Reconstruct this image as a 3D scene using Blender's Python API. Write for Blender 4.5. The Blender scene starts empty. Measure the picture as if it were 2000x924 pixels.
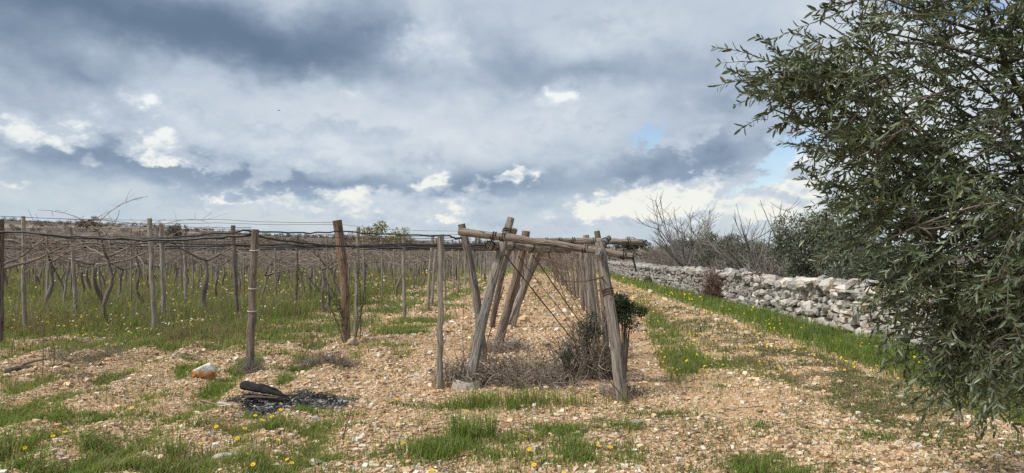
import bpy, math, random
import numpy as np

# ------------------------------------------------------------------ camera, sky, sun, exposure
scene = bpy.context.scene
col = scene.collection
R = math.radians

cam_data = bpy.data.cameras.new("camera")
cam = bpy.data.objects.new("camera", cam_data)
col.objects.link(cam)
cam.location = (0.0, 0.0, 1.6)
cam.rotation_euler = (R(90.0), 0.0, 0.0)
cam_data.sensor_fit = 'HORIZONTAL'
cam_data.sensor_width = 36.0
cam_data.lens = 36.0 * 1376.0 / 2000.0
cam_data.shift_y = 35.0 / 2000.0
cam_data.clip_start = 0.05
cam_data.clip_end = 5000.0
scene.camera = cam

SUN_AZ, SUN_EL = -118.0, 54.0          # degrees: clockwise from the view axis (+Y), above the horizon
sun_data = bpy.data.lights.new("sun", 'SUN')
sun_data.energy = 2.1
sun_data.angle = R(14.0)
sun_data.color = (1.0, 0.945, 0.86)
sun = bpy.data.objects.new("sun", sun_data)
col.objects.link(sun)
sun.rotation_euler = (R(90.0 - SUN_EL), 0.0, R(180.0 - SUN_AZ))
sun.location = (20, 10, 40)

scene.view_settings.view_transform = 'Standard'
scene.view_settings.look = 'None'
scene.view_settings.gamma = 1.0
scene.view_settings.exposure = 1.1
scene.view_settings.use_curve_mapping = False
scene.render.engine = 'CYCLES'
scene.cycles.use_denoising = False
scene.cycles.max_bounces = 6
scene.cycles.diffuse_bounces = 3
scene.cycles.glossy_bounces = 2
scene.cycles.transmission_bounces = 4
scene.cycles.transparent_max_bounces = 8


class Sock:
    """a node socket with arithmetic, so that shader maths reads like maths"""
    def __init__(self, g, s): self.g, self.s = g, s
    def _m(self, op, *a): return self.g.math(op, self, *a)
    def __add__(self, o): return self._m('ADD', o)
    __radd__ = __add__
    def __sub__(self, o): return self._m('SUBTRACT', o)
    def __rsub__(self, o): return self.g.math('SUBTRACT', o, self)
    def __mul__(self, o): return self._m('MULTIPLY', o)
    __rmul__ = __mul__
    def __truediv__(self, o): return self._m('DIVIDE', o)
    def __rtruediv__(self, o): return self.g.math('DIVIDE', o, self)
    def max(self, o): return self._m('MAXIMUM', o)
    def min(self, o): return self._m('MINIMUM', o)


class Graph:
    def __init__(self, tree):
        self.t = tree
        tree.nodes.clear()
    def node(self, kind, **kw):
        n = self.t.nodes.new(kind)
        for k, v in kw.items(): setattr(n, k, v)
        return n
    def put(self, inp, v):
        if isinstance(v, Sock): self.t.links.new(v.s, inp)
        elif isinstance(v, bpy.types.NodeSocket): self.t.links.new(v, inp)
        else: inp.default_value = v
    def math(self, op, *a):
        n = self.node('ShaderNodeMath', operation=op)
        for i, v in enumerate(a): self.put(n.inputs[i], v)
        return Sock(self, n.outputs[0])
    def smooth(self, v, a, b, c=0.0, d=1.0):
        n = self.node('ShaderNodeMapRange', interpolation_type='SMOOTHSTEP')
        for i, x in enumerate((v, a, b, c, d)): self.put(n.inputs[i], x)
        return Sock(self, n.outputs[0])
    def lin(self, v, a, b, c=0.0, d=1.0):
        n = self.node('ShaderNodeMapRange')
        for i, x in enumerate((v, a, b, c, d)): self.put(n.inputs[i], x)
        return Sock(self, n.outputs[0])
    def mix(self, f, a, b, mode='MIX'):
        n = self.node('ShaderNodeMix', data_type='RGBA', blend_type=mode)
        self.put(n.inputs[0], f)
        for i, v in ((6, a), (7, b)):
            self.put(n.inputs[i], (*v, 1.0) if isinstance(v, tuple) and len(v) == 3 else v)
        return Sock(self, n.outputs[2])
    def noise(self, vec, scale, detail=4.0, rough=0.5, dist=0.0, lac=2.0, out='Fac'):
        n = self.node('ShaderNodeTexNoise')
        if vec is not None: self.put(n.inputs['Vector'], vec)
        n.inputs['Scale'].default_value = scale
        n.inputs['Detail'].default_value = detail
        n.inputs['Roughness'].default_value = rough
        n.inputs['Lacunarity'].default_value = lac
        n.inputs['Distortion'].default_value = dist
        return Sock(self, n.outputs[out])
    def noise2(self, *a, **k):
        s = self.noise(*a, **k)
        s.s.node.noise_dimensions = '2D'
        return s
    def voronoi(self, vec, scale, feature='F1', rand=1.0, out='Distance', detail=0.0):
        n = self.node('ShaderNodeTexVoronoi', feature=feature)
        if vec is not None: self.put(n.inputs['Vector'], vec)
        n.inputs['Scale'].default_value = scale
        n.inputs['Randomness'].default_value = rand
        if detail: n.inputs['Detail'].default_value = detail
        return Sock(self, n.outputs[out])
    def sep(self, v):
        n = self.node('ShaderNodeSeparateXYZ'); self.put(n.inputs[0], v)
        return [Sock(self, o) for o in n.outputs]
    def comb(self, x, y, z):
        n = self.node('ShaderNodeCombineXYZ')
        for i, v in enumerate((x, y, z)): self.put(n.inputs[i], v)
        return Sock(self, n.outputs[0])
    def ramp(self, f, stops, mode='LINEAR'):
        n = self.node('ShaderNodeValToRGB'); self.put(n.inputs[0], f)
        e = n.color_ramp.elements
        n.color_ramp.interpolation = mode
        while len(e) < len(stops): e.new(0.5)
        for el, (p, c) in zip(e, stops):
            el.position = p; el.color = (*c, 1.0)
        return Sock(self, n.outputs[0])
    def attr(self, name, out='Color'):
        n = self.node('ShaderNodeAttribute', attribute_name=name)
        return Sock(self, n.outputs[out])


world = bpy.data.worlds.new("World")
scene.world = world
world.use_nodes = True
G = Graph(world.node_tree)
SKY_STRENGTH = 0.05
sky_tex = G.node('ShaderNodeTexSky', sky_type='NISHITA')
sky_tex.sun_disc = False
sky_tex.sun_elevation = R(SUN_EL)
sky_tex.sun_rotation = R(SUN_AZ)
sky_tex.altitude = 300.0
direction = Sock(G, G.node('ShaderNodeTexCoord').outputs['Generated'])
dx, dy, dz = G.sep(direction)
# cloud masses: azimuth, elevation, half widths (degrees), tilt (degrees), weight
SOFT = [
    (-33.19, 16.5, 12.25, 1.74, -6, -0.46), (-20.7, 15.47, 12.02, 2.03, -8, -0.54), (-10.7, 16.96, 5.23, 2.45, 10, -0.38), (-35.46, 13.87, 4.14, 1.87, 0, -0.32), (-31.7, 11.6, 3.32, 1.2, -8, -0.26),
    (-17.73, 18.27, 2.27, 0.87, 0, 0.15), (-25.96, 10.44, 3.37, 1.5, 0, 0.16), (-14.27, 10.46, 8.6, 2.62, 0, 0.24), (-22.86, 13.08, 5.66, 1.15, -10, 0.08), (-4.16, 10.55, 7.04, 2.91, 0, 0.16),
    (-20.7, 6.67, 2.19, 1.36, 0, -0.12), (-16.21, 6.17, 10.75, 1.28, -2, -0.55), (-31.1, 6.22, 7.94, 1.07, 0, -0.3), (-3.33, 5.26, 4.98, 1.33, 0, -0.36), (-12.3, 7.76, 3.58, 0.98, 0, 0.14),
    (-6.22, 17.52, 1.44, 2.48, 0, 0.32), (-0.83, 15.71, 3.12, 2.91, -20, -0.27), (5.4, 14.48, 4.54, 1.08, 10, -0.22), (13.49, 15.3, 7.87, 1.82, 5, -0.16), (7.86, 18.02, 7.76, 1.86, 0, 0.3),
    (5.4, 10.73, 6.19, 2.28, 0, 0.24), (17.35, 11.64, 5.69, 1.51, 0, -0.24), (15.82, 7.65, 5.01, 1.68, 12, -0.42), (10.3, 6.61, 3.22, 1.39, 0, -0.22), (16.21, 10.36, 3.07, 0.88, 0, 0.1),
    (2.5, 6.09, 4.57, 1.41, 0, -0.22), (7.45, 7.67, 3.28, 1.07, 0, -0.08), (-28.59, 4.09, 13.48, 0.95, 0, 0.04), (-8.27, 3.58, 17.13, 1.07, 0, 0.08), (12.3, 2.72, 11.92, 1.22, 0, 0.08),
    (18.11, 5.01, 3.39, 0.87, 0, -0.12), (-19.97, 2.23, 33.1, 0.86, 0, 0.03), (29.55, 10.63, 7.56, 8.69, 0, 0.4),
]
MID = [
    (-14.66, 8.48, 7.4, 1.93, 0, 0.95), (-19.23, 8.08, 3.34, 1.34, 0, 0.5), (-25.96, 9.71, 3.7, 2.25, 0, 0.7), (4.98, 11.14, 4.96, 2.7, 0, 0.65), (-34.34, 8.43, 3.12, 1.89, 0, 0.6),
    (13.49, 9.11, 3.54, 1.21, 8, 0.55), (-5.81, 17.16, 2.06, 2.49, 0, 0.8), (7.86, 18.21, 6.13, 1.65, 0, 0.8), (-4.98, 3.6, 6.61, 1.41, 0, 0.8), (13.49, 3.72, 7.87, 1.38, 8, 0.9),
    (-19.97, 3.79, 9.56, 0.86, 0, 0.55), (18.86, 5.97, 2.98, 1.18, 10, 0.5),
]
HARD = [
    (-31.7, 8.27, 2.71, 1.13, 5, 0.8), (-27.46, 9.95, 0.98, 1.85, 0, 0.75), (-25.96, 7.89, 2.02, 1.12, 0, 0.65), (-35.46, 8.65, 1.66, 1.42, 0, 0.5), (-26.57, 6.86, 1.4, 0.34, 0, 0.8),
    (4.07, 12.86, 0.99, 0.62, 0, 1.0), (-6.14, 6.68, 0.82, 1.16, 30, 0.95), (-6.63, 5.98, 1.4, 0.66, 0, 0.6), (-1.04, 5.89, 2.5, 0.67, 20, 0.75), (-4.9, 3.36, 1.41, 0.83, 0, 1.05),
    (-11.5, 3.14, 2.0, 0.65, 0, 0.6), (5.4, 3.52, 1.65, 0.83, 0, 0.75), (7.86, 3.91, 2.45, 1.24, 5, 1.0), (12.3, 4.14, 3.58, 1.22, 12, 0.85), (9.89, 3.16, 3.64, 0.82, 0, 0.6),
    (15.24, 5.49, 1.94, 0.96, 15, 0.95), (21.79, 6.62, 3.59, 1.55, 15, 1.1), (19.23, 2.83, 4.83, 1.02, 0, 0.65), (-22.86, 4.33, 2.12, 0.38, 0, 0.85), (-14.66, 4.7, 5.07, 0.52, 0, 0.75),
    (-34.9, 4.67, 2.52, 0.44, 0, 0.65), (-7.45, 17.4, 0.82, 1.65, 0, 0.45), (-17.73, 3.92, 5.67, 0.48, 0, 0.45), (0.42, 6.3, 0.83, 0.54, 0, 0.75), (8.27, 6.24, 0.9, 0.49, 0, 0.6),
    (22.15, 3.74, 3.22, 1.16, 0, 0.7),
]
BLUE = [
    (10.78, 9.28, 1.37, 0.98, 55, 1.1), (21.07, 7.99, 2.54, 0.78, 30, 1.1), (19.23, 5.95, 2.97, 0.51, 20, 0.9), (17.73, 3.64, 1.51, 0.36, 0, 0.6), (31.7, 16.11, 1.81, 1.42, 0, 1.0),
    (35.73, 15.4, 1.65, 1.01, 0, 0.9), (27.95, 17.03, 1.3, 0.92, 0, 0.8),
]

def blob_sum(blobs, vec):
    total = None
    for (a, e, sa, se, tilt, w) in blobs:
        m = G.node('ShaderNodeMapping', vector_type='TEXTURE')
        G.put(m.inputs['Vector'], vec)
        m.inputs['Location'].default_value = (a, e, 0.0)
        m.inputs['Rotation'].default_value = (0.0, 0.0, R(tilt))
        m.inputs['Scale'].default_value = (sa * 2.5, se * 2.5, 1.0)
        g = G.node('ShaderNodeTexGradient', gradient_type='QUADRATIC_SPHERE')
        G.put(g.inputs[0], m.outputs[0])
        k = G.node('ShaderNodeMath', operation='MULTIPLY_ADD')
        G.put(k.inputs[0], g.outputs['Fac'])
        k.inputs[1].default_value = w
        G.put(k.inputs[2], total if total is not None else 0.0)
        total = Sock(G, k.outputs[0])
    return total
az = G.math('ARCTAN2', dx, dy) * (180.0 / math.pi)
el = G.math('ARCSINE', dz) * (180.0 / math.pi)
# the cloud layer seen in perspective: billows flatten towards the horizon
inv = 1.0 / (G.math('ABSOLUTE', dz) + 0.55)
sq = G.comb(dx * inv, dy * inv, 0.0)
w1 = G.sep(G.noise2(sq, 2.9, 3.0, 0.55, out='Color'))
w2 = G.sep(G.noise2(sq, 12.0, 4.0, 0.62, out='Color'))
soft_v = G.comb(az + (w1[0] - 0.5) * 8.0 + (w2[0] - 0.5) * 3.5, el + (w1[1] - 0.5) * 3.5 + (w2[1] - 0.5) * 2.2, 0.0)
hard_v = G.comb(az + (w1[0] - 0.5) * 3.0 + (w2[0] - 0.5) * 6.0, el + (w1[1] - 0.5) * 1.5 + (w2[1] - 0.5) * 4.0, 0.0)
n_big = G.noise2(sq, 2.2, 5.0, 0.55)
n_fine = G.noise2(sq, 8.0, 6.0, 0.60)
# billow: folded noise gives rounded heads with sharp creases
n_bil = G.math('ABSOLUTE', G.noise2(sq, 10.0, 4.0, 0.5) - 0.5) * 2.0
# relief: billows catch the light on the side turned to the zenith
sq_up = G.comb(dx * inv * 0.972, dy * inv * 0.972, 0.0)
relief = G.noise2(sq, 4.4, 5.0, 0.54) - G.noise2(sq_up, 4.4, 5.0, 0.54)
relief2 = G.noise2(sq, 13.0, 4.0, 0.55) - G.noise2(G.comb(dx * inv * 0.988, dy * inv * 0.988, 0.0), 13.0, 4.0, 0.55)
tone = 0.54 + relief * 0.35 + (n_big - 0.5) * 0.26 + (n_fine - 0.5) * 0.13 + (n_bil - 0.2) * 0.18 + blob_sum(SOFT, soft_v) * 1.25
low = G.smooth(el, 3.0, 10.0)
tone = G.smooth(tone, -0.35, 1.25)
ramp_hi = G.ramp(tone, [(0.0, (0.15, 0.21, 0.30)), (0.13, (0.215, 0.28, 0.385)), (0.36, (0.37, 0.44, 0.545)),
                        (0.58, (0.55, 0.605, 0.70)), (0.81, (0.70, 0.735, 0.79)), (1.0, (0.90, 0.90, 0.90))])
ramp_lo = G.ramp(tone, [(0.0, (0.26, 0.34, 0.46)), (0.26, (0.40, 0.48, 0.59)), (0.54, (0.58, 0.645, 0.71)),
                        (0.74, (0.71, 0.735, 0.74)), (1.0, (0.88, 0.865, 0.82))])
cloud = G.mix(low, ramp_lo, ramp_hi)
# the lighter banks with a defined edge
hsum = blob_sum(HARD, hard_v)
m = blob_sum(MID, hard_v) + hsum * 0.55 + (n_fine - 0.5) * 0.6 + (n_bil - 0.2) * 0.8
bank = G.smooth(m, 0.20, 0.46)
bankcol = G.ramp(m + (n_big - 0.5) * 0.5 + relief * 2.0 + relief2 * 0.9, [(0.0, (0.44, 0.51, 0.61)), (0.5, (0.585, 0.64, 0.735)), (1.0, (0.74, 0.77, 0.82))])
cloud = G.mix(bank * 0.7, cloud, bankcol)
# bright sunlit heads of the cumulus
h = hsum + (n_fine - 0.5) * 0.9 + (n_bil - 0.2) * 0.7 + relief * 0.6
head = G.smooth(h, 0.16, 0.78)
shade = G.smooth(h + (n_fine - 0.5) * 1.8 + relief * 2.5 + relief2 * 3.5, 0.15, 1.15)
headcol = G.mix(low, G.mix(shade, (0.62, 0.67, 0.73), (1.0, 0.955, 0.86)), G.mix(shade, (0.57, 0.63, 0.72), (0.98, 0.97, 0.94)))
cloud = G.mix(head * 0.9, cloud, headcol)
# clear gaps
b = blob_sum(BLUE, hard_v) + (n_fine - 0.5) * 0.8
gap = G.smooth(b, 0.30, 0.75)
cloud10 = G.mix(1.0, cloud, (8.6, 9.0, 9.15), 'MULTIPLY')
skycol = G.mix(gap * 0.95, cloud10, G.mix(1.0, Sock(G, sky_tex.outputs[0]), (1.4, 1.4, 1.4), 'MULTIPLY'))
world.cycles.sampling_method = 'MANUAL'
world.cycles.sample_map_resolution = 256
bg = G.node('ShaderNodeBackground')
G.put(bg.inputs['Color'], skycol)
bg.inputs['Strength'].default_value = SKY_STRENGTH
wo = G.node('ShaderNodeOutputWorld')
world.node_tree.links.new(bg.outputs[0], wo.inputs[0])

# ------------------------------------------------------------------ helpers
rng = np.random.default_rng(11)


def vnoise(x, y, seed=0):
    x = np.asarray(x, float); y = np.asarray(y, float)
    ix, iy = np.floor(x).astype(np.int64), np.floor(y).astype(np.int64)
    fx, fy = x - ix, y - iy
    fx = fx * fx * (3 - 2 * fx); fy = fy * fy * (3 - 2 * fy)
    def hsh(a, b):
        n = (a * 374761393 + b * 668265263 + seed * 974711) & 0x7fffffff
        n = ((n ^ (n >> 13)) * 1274126177) & 0x7fffffff
        return ((n ^ (n >> 16)) & 0xffff) / 65535.0
    return ((hsh(ix, iy) * (1 - fx) + hsh(ix + 1, iy) * fx) * (1 - fy)
            + (hsh(ix, iy + 1) * (1 - fx) + hsh(ix + 1, iy + 1) * fx) * fy)


def fbm(x, y, octaves=3, seed=0):
    s, a, t = 0.0, 1.0, 0.0
    for o in range(octaves):
        s = s + a * vnoise(x * 2 ** o, y * 2 ** o, seed + o * 17)
        t += a; a *= 0.5
    return s / t


def sstep(v, a, b):
    t = np.clip((np.asarray(v, float) - a) / (b - a), 0, 1)
    return t * t * (3 - 2 * t)


def norm(a):
    return a / np.maximum(np.linalg.norm(a, axis=-1, keepdims=True), 1e-9)


class MB:
    """collects vertices and faces, then links them as ONE mesh object"""
    def __init__(self):
        self.v, self.c, self.g, self.q, self.t, self.n = [], [], [], [], [], 0
    def add(self, v, quads=None, tris=None, color=(1, 1, 1), grain=None):
        v = np.asarray(v, float).reshape(-1, 3)
        self.v.append(v)
        c = np.asarray(color, float)
        self.c.append(np.broadcast_to(c, (len(v), 3)) if c.ndim == 1 else c.reshape(-1, 3))
        self.g.append(v if grain is None else np.asarray(grain, float).reshape(-1, 3))
        if quads is not None: self.q.append(np.asarray(quads, np.int64).reshape(-1, 4) + self.n)
        if tris is not None: self.t.append(np.asarray(tris, np.int64).reshape(-1, 3) + self.n)
        self.n += len(v)
    def mesh(self, name, mat, smooth=False):
        me = bpy.data.meshes.new(name)
        v = np.concatenate(self.v)
        q = np.concatenate(self.q) if self.q else np.zeros((0, 4), np.int64)
        t = np.concatenate(self.t) if self.t else np.zeros((0, 3), np.int64)
        me.vertices.add(len(v))
        me.vertices.foreach_set('co', v.astype(np.float32).ravel())
        me.loops.add(q.size + t.size)
        me.loops.foreach_set('vertex_index', np.concatenate([q.ravel(), t.ravel()]).astype(np.int32))
        me.polygons.add(len(q) + len(t))
        starts = np.concatenate([np.arange(len(q)) * 4, q.size + np.arange(len(t)) * 3]).astype(np.int32)
        me.polygons.foreach_set('loop_start', starts)
        me.polygons.foreach_set('use_smooth', np.full(len(q) + len(t), bool(smooth)))
        a = me.attributes.new('tint', 'FLOAT_COLOR', 'POINT')
        c = np.concatenate(self.c)
        a.data.foreach_set('color', np.concatenate([c, np.ones((len(c), 1))], 1).astype(np.float32).ravel())
        b = me.attributes.new('grain', 'FLOAT_VECTOR', 'POINT')
        b.data.foreach_set('vector', np.concatenate(self.g).astype(np.float32).ravel())
        me.update(calc_edges=True)
        me.validate()
        me.materials.append(mat)
        return me
    def build(self, name, mat, parent=None, smooth=False):
        return link(name, self.mesh(name, mat, smooth), parent)


def link(name, data, parent=None):
    o = bpy.data.objects.new(name, data)
    col.objects.link(o)
    if parent is not None:
        o.parent = parent
        if parent.type == 'EMPTY': o.location = [-v for v in parent.location]   # parts are modelled in world coordinates
    return o


def tag(o, label=None, cat=None, group=None, kind=None):
    if label: o['label'] = label
    if cat: o['category'] = cat
    if group: o['group'] = group
    if kind: o['kind'] = kind
    return o


def thing(name, label, cat, loc=(0, 0, 0), rot=(0, 0, 0), group=None):
    o = bpy.data.objects.new(name, None)
    o.empty_display_size = 0.2
    col.objects.link(o)
    o.location = loc; o.rotation_euler = rot
    return tag(o, label, cat, group)


def frames(p):
    """tangent and two normals carried along a polyline"""
    d = np.gradient(p, axis=0)
    d = norm(d)
    ref = np.array([1.0, 0, 0]) if abs(d[0][0]) < 0.8 else np.array([0, 1.0, 0])
    a = norm(np.cross(d[0], ref)[None])[0]
    n1 = []
    for t in d:
        a = a - t * np.dot(a, t)
        a = a / max(np.linalg.norm(a), 1e-9)
        n1.append(a)
    n1 = np.array(n1)
    return d, n1, np.cross(d, n1)


def tube(mb, pts, rad, sides=8, color=(1, 1, 1), rough=0.0, cap=True, r=None, squash=None):
    pts = np.asarray(pts, float); k = len(pts)
    rad = np.broadcast_to(np.asarray(rad, float), (k,))
    r = r or rng
    d, a, b = frames(pts)
    ang = np.arange(sides) * 2 * math.pi / sides + r.uniform(0, 6)
    rr = rad[:, None] * np.ones((1, sides))
    if rough:
        ridge = r.uniform(-1, 1, (1, sides)) * 0.6 + r.uniform(-1, 1, (k, sides)) * 0.4
        rr = rr * (1 + rough * ridge)
    ca, sa = np.cos(ang), np.sin(ang)
    if squash: ca, sa = np.sign(ca) * np.abs(ca) ** squash, np.sign(sa) * np.abs(sa) ** squash
    v = pts[:, None] + rr[..., None] * (ca[None, :, None] * a[:, None] + sa[None, :, None] * b[:, None])
    s = np.concatenate([[0], np.cumsum(np.linalg.norm(np.diff(pts, axis=0), axis=1))])
    g = np.stack([np.broadcast_to(ca, (k, sides)) * rad.max(), np.broadcast_to(sa, (k, sides)) * rad.max(),
                  np.broadcast_to(s[:, None], (k, sides))], -1) + r.uniform(-20, 20, 3)
    i = np.arange(k - 1)[:, None] * sides; j = np.arange(sides)[None]; j2 = (j + 1) % sides
    q = np.stack([i + j, i + j2, i + sides + j2, i + sides + j], -1).reshape(-1, 4)
    vv = v.reshape(-1, 3); gg = g.reshape(-1, 3)
    tris = []
    if cap:
        n = len(vv)
        vv = np.concatenate([vv, pts[:1], pts[-1:]]); gg = np.concatenate([gg, g[:1, 0], g[-1:, 0]])
        jj = np.arange(sides); j3 = (jj + 1) % sides
        tris = np.concatenate([np.stack([j3, jj, np.full(sides, n)], 1),
                               np.stack([(k - 1) * sides + jj, (k - 1) * sides + j3, np.full(sides, n + 1)], 1)])
    mb.add(vv, q, tris if len(tris) else None, color, gg)


def bez(p0, p1, p2, k):
    t = np.linspace(0, 1, k + 1)[:, None]
    p0, p1, p2 = map(np.asarray, (p0, p1, p2))
    return (1 - t) ** 2 * p0 + 2 * t * (1 - t) * p1 + t * t * p2


def twigs(mb, p0, p1, p2, r0, r1, k=4, sides=3, color=(1, 1, 1)):
    """many thin curved twigs at once (N,3 arrays)"""
    p0, p1, p2 = (np.asarray(a, float) for a in (p0, p1, p2)); n = len(p0)
    if n == 0: return
    t = np.linspace(0, 1, k + 1)[None, :, None]
    p = (1 - t) ** 2 * p0[:, None] + 2 * t * (1 - t) * p1[:, None] + t * t * p2[:, None]
    d = norm(np.gradient(p, axis=1))
    ref = np.where(np.abs(d[..., 2:3]) < 0.9, np.array([0, 0, 1.0]), np.array([1.0, 0, 0]))
    a = norm(np.cross(d, ref)); b = np.cross(d, a)
    r0 = np.broadcast_to(r0, (n,))[:, None]; r1 = np.broadcast_to(r1, (n,))[:, None]
    rr = r0 * (1 - t[..., 0]) + r1 * t[..., 0]
    ang = np.arange(sides) * 2 * math.pi / sides
    v = p[:, :, None] + rr[..., None, None] * (np.cos(ang)[:, None] * a[:, :, None] + np.sin(ang)[:, None] * b[:, :, None])
    base = (np.arange(n) * (k + 1) * sides)[:, None, None]
    i = (np.arange(k) * sides)[None, :, None]; j = np.arange(sides)[None, None]; j2 = (j + 1) % sides
    q = np.stack([base + i + j, base + i + j2, base + i + sides + j2, base + i + sides + j], -1)
    c = np.asarray(color, float)
    if c.ndim == 2: c = np.repeat(c, (k + 1) * sides, 0)
    mb.add(v.reshape(-1, 3), q.reshape(-1, 4), None, c)


def leaves(mb, pos, axis, nrm, ln, wd, color, fold=0.25, lens=True):
    """folded lens-shaped leaves: base, two shoulders on each side, tip"""
    pos = np.asarray(pos, float); n = len(pos)
    if n == 0: return
    axis = norm(np.asarray(axis, float)); side = norm(np.cross(axis, nrm)); up = np.cross(side, axis)
    ln = np.broadcast_to(ln, (n,))[:, None]; wd = np.broadcast_to(wd, (n,))[:, None] * 0.5
    def at(f, s, h): return pos + axis * ln * f + side * wd * s + up * wd * h
    curl = -0.25 * ln / np.maximum(wd, 1e-6) * 0.12
    v = np.stack([at(0, 0, 0), at(.28, .92, fold), at(.72, .8, fold + curl * .4), at(1, 0, curl),
                  at(.72, -.8, fold + curl * .4), at(.28, -.92, fold)], 1)
    b = (np.arange(n) * 6)[:, None]
    q = np.concatenate([b + np.array([0, 1, 2, 3]), b + np.array([0, 3, 4, 5])])
    c = np.asarray(color, float)
    if c.ndim == 2: c = np.repeat(c, 6, 0)
    mb.add(v.reshape(-1, 3), q, None, c)


def blades(mb, x, y, z, h, w, lean, color, tipcol=None):
    """grass blades: two base points, two at mid height, a tip"""
    n = len(x)
    if n == 0: return
    a = rng.uniform(0, 2 * math.pi, n)
    d = np.stack([np.cos(a), np.sin(a), np.zeros(n)], 1)
    a2 = a + math.pi / 2 + rng.uniform(-.5, .5, n)
    s = np.stack([np.cos(a2), np.sin(a2), np.zeros(n)], 1) * (np.asarray(w) * 0.5)[:, None]
    p = np.stack([x, y, z], 1)
    hh = np.asarray(h)[:, None]; ll = (np.asarray(h) * lean)[:, None]
    up = np.array([0, 0, 1.0])
    v = np.stack([p - s, p + s, p + d * ll * .3 + up * hh * .6 + s * .75, p + d * ll * .3 + up * hh * .6 - s * .75,
                  p + d * ll + up * hh * (1 - 0.25 * np.minimum(lean, 2.0) ** 2)[:, None]], 1)
    b = (np.arange(n) * 5)[:, None]
    c = np.asarray(color, float)
    t = c if tipcol is None else np.asarray(tipcol, float)
    cc = np.stack([c, c, c * .6 + t * .4, c * .6 + t * .4, t], 1).reshape(-1, 3)
    mb.add(v.reshape(-1, 3), b + np.array([0, 1, 2, 3]), b + np.array([3, 2, 4]), cc)


def pick(palette, n, jitter=0.12, r=None):
    r = r or rng
    pal = np.array([p[:3] for p in palette], float)
    wts = np.array([p[3] if len(p) > 3 else 1.0 for p in palette], float)
    c = pal[r.choice(len(pal), n, p=wts / wts.sum())]
    return np.clip(c * (1 + r.normal(0, jitter, (n, 1))) * (1 + r.normal(0, jitter * .15, (n, 3))), 0.004, 0.95)


# ------------------------------------------------------------------ materials
def material(name, rough=0.9, spec=0.2):
    m = bpy.data.materials.new(name)
    m.use_nodes = True
    g = Graph(m.node_tree)
    b = g.node('ShaderNodeBsdfPrincipled')
    b.inputs['Roughness'].default_value = rough
    b.inputs['Specular IOR Level'].default_value = spec
    o = g.node('ShaderNodeOutputMaterial')
    m.node_tree.links.new(b.outputs[0], o.inputs[0])
    return m, g, b, o


def bump(g, b, height, strength=0.5, dist=0.02):
    n = g.node('ShaderNodeBump')
    n.inputs['Strength'].default_value = strength
    n.inputs['Distance'].default_value = dist
    g.put(n.inputs['Height'], height)
    g.t.links.new(n.outputs[0], b.inputs['Normal'])


def objrand(g):
    return Sock(g, g.node('ShaderNodeObjectInfo').outputs['Random'])


def wood_material(name, dark, mid, light, crack=0.6):
    m, g, b, o = material(name, 0.92, 0.15)
    gr = g.attr('grain', 'Vector')
    x, y, z = g.sep(gr)
    v = g.comb(x * 1.0, y * 1.0, z * 0.055)
    n1 = g.noise(v, 62.0, 5.0, 0.6)
    n2 = g.noise(v, 190.0, 3.0, 0.6)
    n3 = g.noise(g.comb(x, y, z * 0.35), 9.0, 4.0, 0.6)
    c = g.ramp(n1 * 0.65 + n3 * 0.35 + (objrand(g) - 0.5) * 0.12, [(0.28, dark), (0.5, mid), (0.72, light)])
    split = g.smooth(g.math('ABSOLUTE', g.noise(v, 30.0, 2.0, 0.5) - 0.5), 0.0, 0.035)
    c = g.mix((1.0 - split) * crack, c, (0.035, 0.028, 0.022))
    c = g.mix(1.0, c, g.attr('tint'), 'MULTIPLY')
    g.put(b.inputs['Base Color'], c)
    bump(g, b, n1 * 0.5 + n2 * 0.25 + split * 0.6, 0.8, 0.012)
    return m


M_WOOD = wood_material('weathered_wood', (0.095, 0.08, 0.067), (0.24, 0.21, 0.182), (0.42, 0.385, 0.34), 0.85)
M_POST = wood_material('post_wood', (0.13, 0.11, 0.092), (0.28, 0.245, 0.21), (0.43, 0.39, 0.34), 0.6)


def tint_material(name, rough=0.9, spec=0.2, nscale=30.0, amount=0.35, bstr=0.4, bdist=0.01, translucent=0.0):
    m, g, b, o = material(name, rough, spec)
    n = g.noise(g.attr('grain', 'Vector'), nscale, 4.0, 0.6)
    c = g.mix(1.0, g.attr('tint'), g.ramp(n, [(0.25, (1 - amount,) * 3), (0.75, (1 + amount * .6,) * 3)]), 'MULTIPLY')
    g.put(b.inputs['Base Color'], c)
    if bstr: bump(g, b, n, bstr, bdist)
    if translucent:
        t = g.node('ShaderNodeBsdfTranslucent')
        g.put(t.inputs[0], g.mix(1.0, c, (1.15, 1.2, 0.6), 'MULTIPLY'))
        x = g.node('ShaderNodeMixShader')
        x.inputs[0].default_value = translucent
        g.t.links.new(b.outputs[0], x.inputs[1]); g.t.links.new(t.outputs[0], x.inputs[2])
        g.t.links.new(x.outputs[0], o.inputs[0])
    return m


M_TWIG = tint_material('twig_bark', 0.9, 0.15, 60.0, 0.4, 0.5, 0.004)
M_BARK = tint_material('vine_bark', 0.95, 0.1, 45.0, 0.45, 0.9, 0.012)
M_GRASS = tint_material('grass_blade', 0.75, 0.25, 6.0, 0.2, 0.0, 0, 0.45)
M_PETAL = tint_material('petal', 0.7, 0.2, 20.0, 0.12, 0.0, 0, 0.25)
M_GRAVEL = tint_material('gravel_limestone', 0.9, 0.2, 55.0, 0.3, 0.6, 0.006)
M_SHRUB = tint_material('shrub_leaf', 0.6, 0.35, 12.0, 0.25, 0.0, 0, 0.15)
M_CHAR = tint_material('charcoal', 0.8, 0.3, 70.0, 0.6, 1.0, 0.012)

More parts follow.
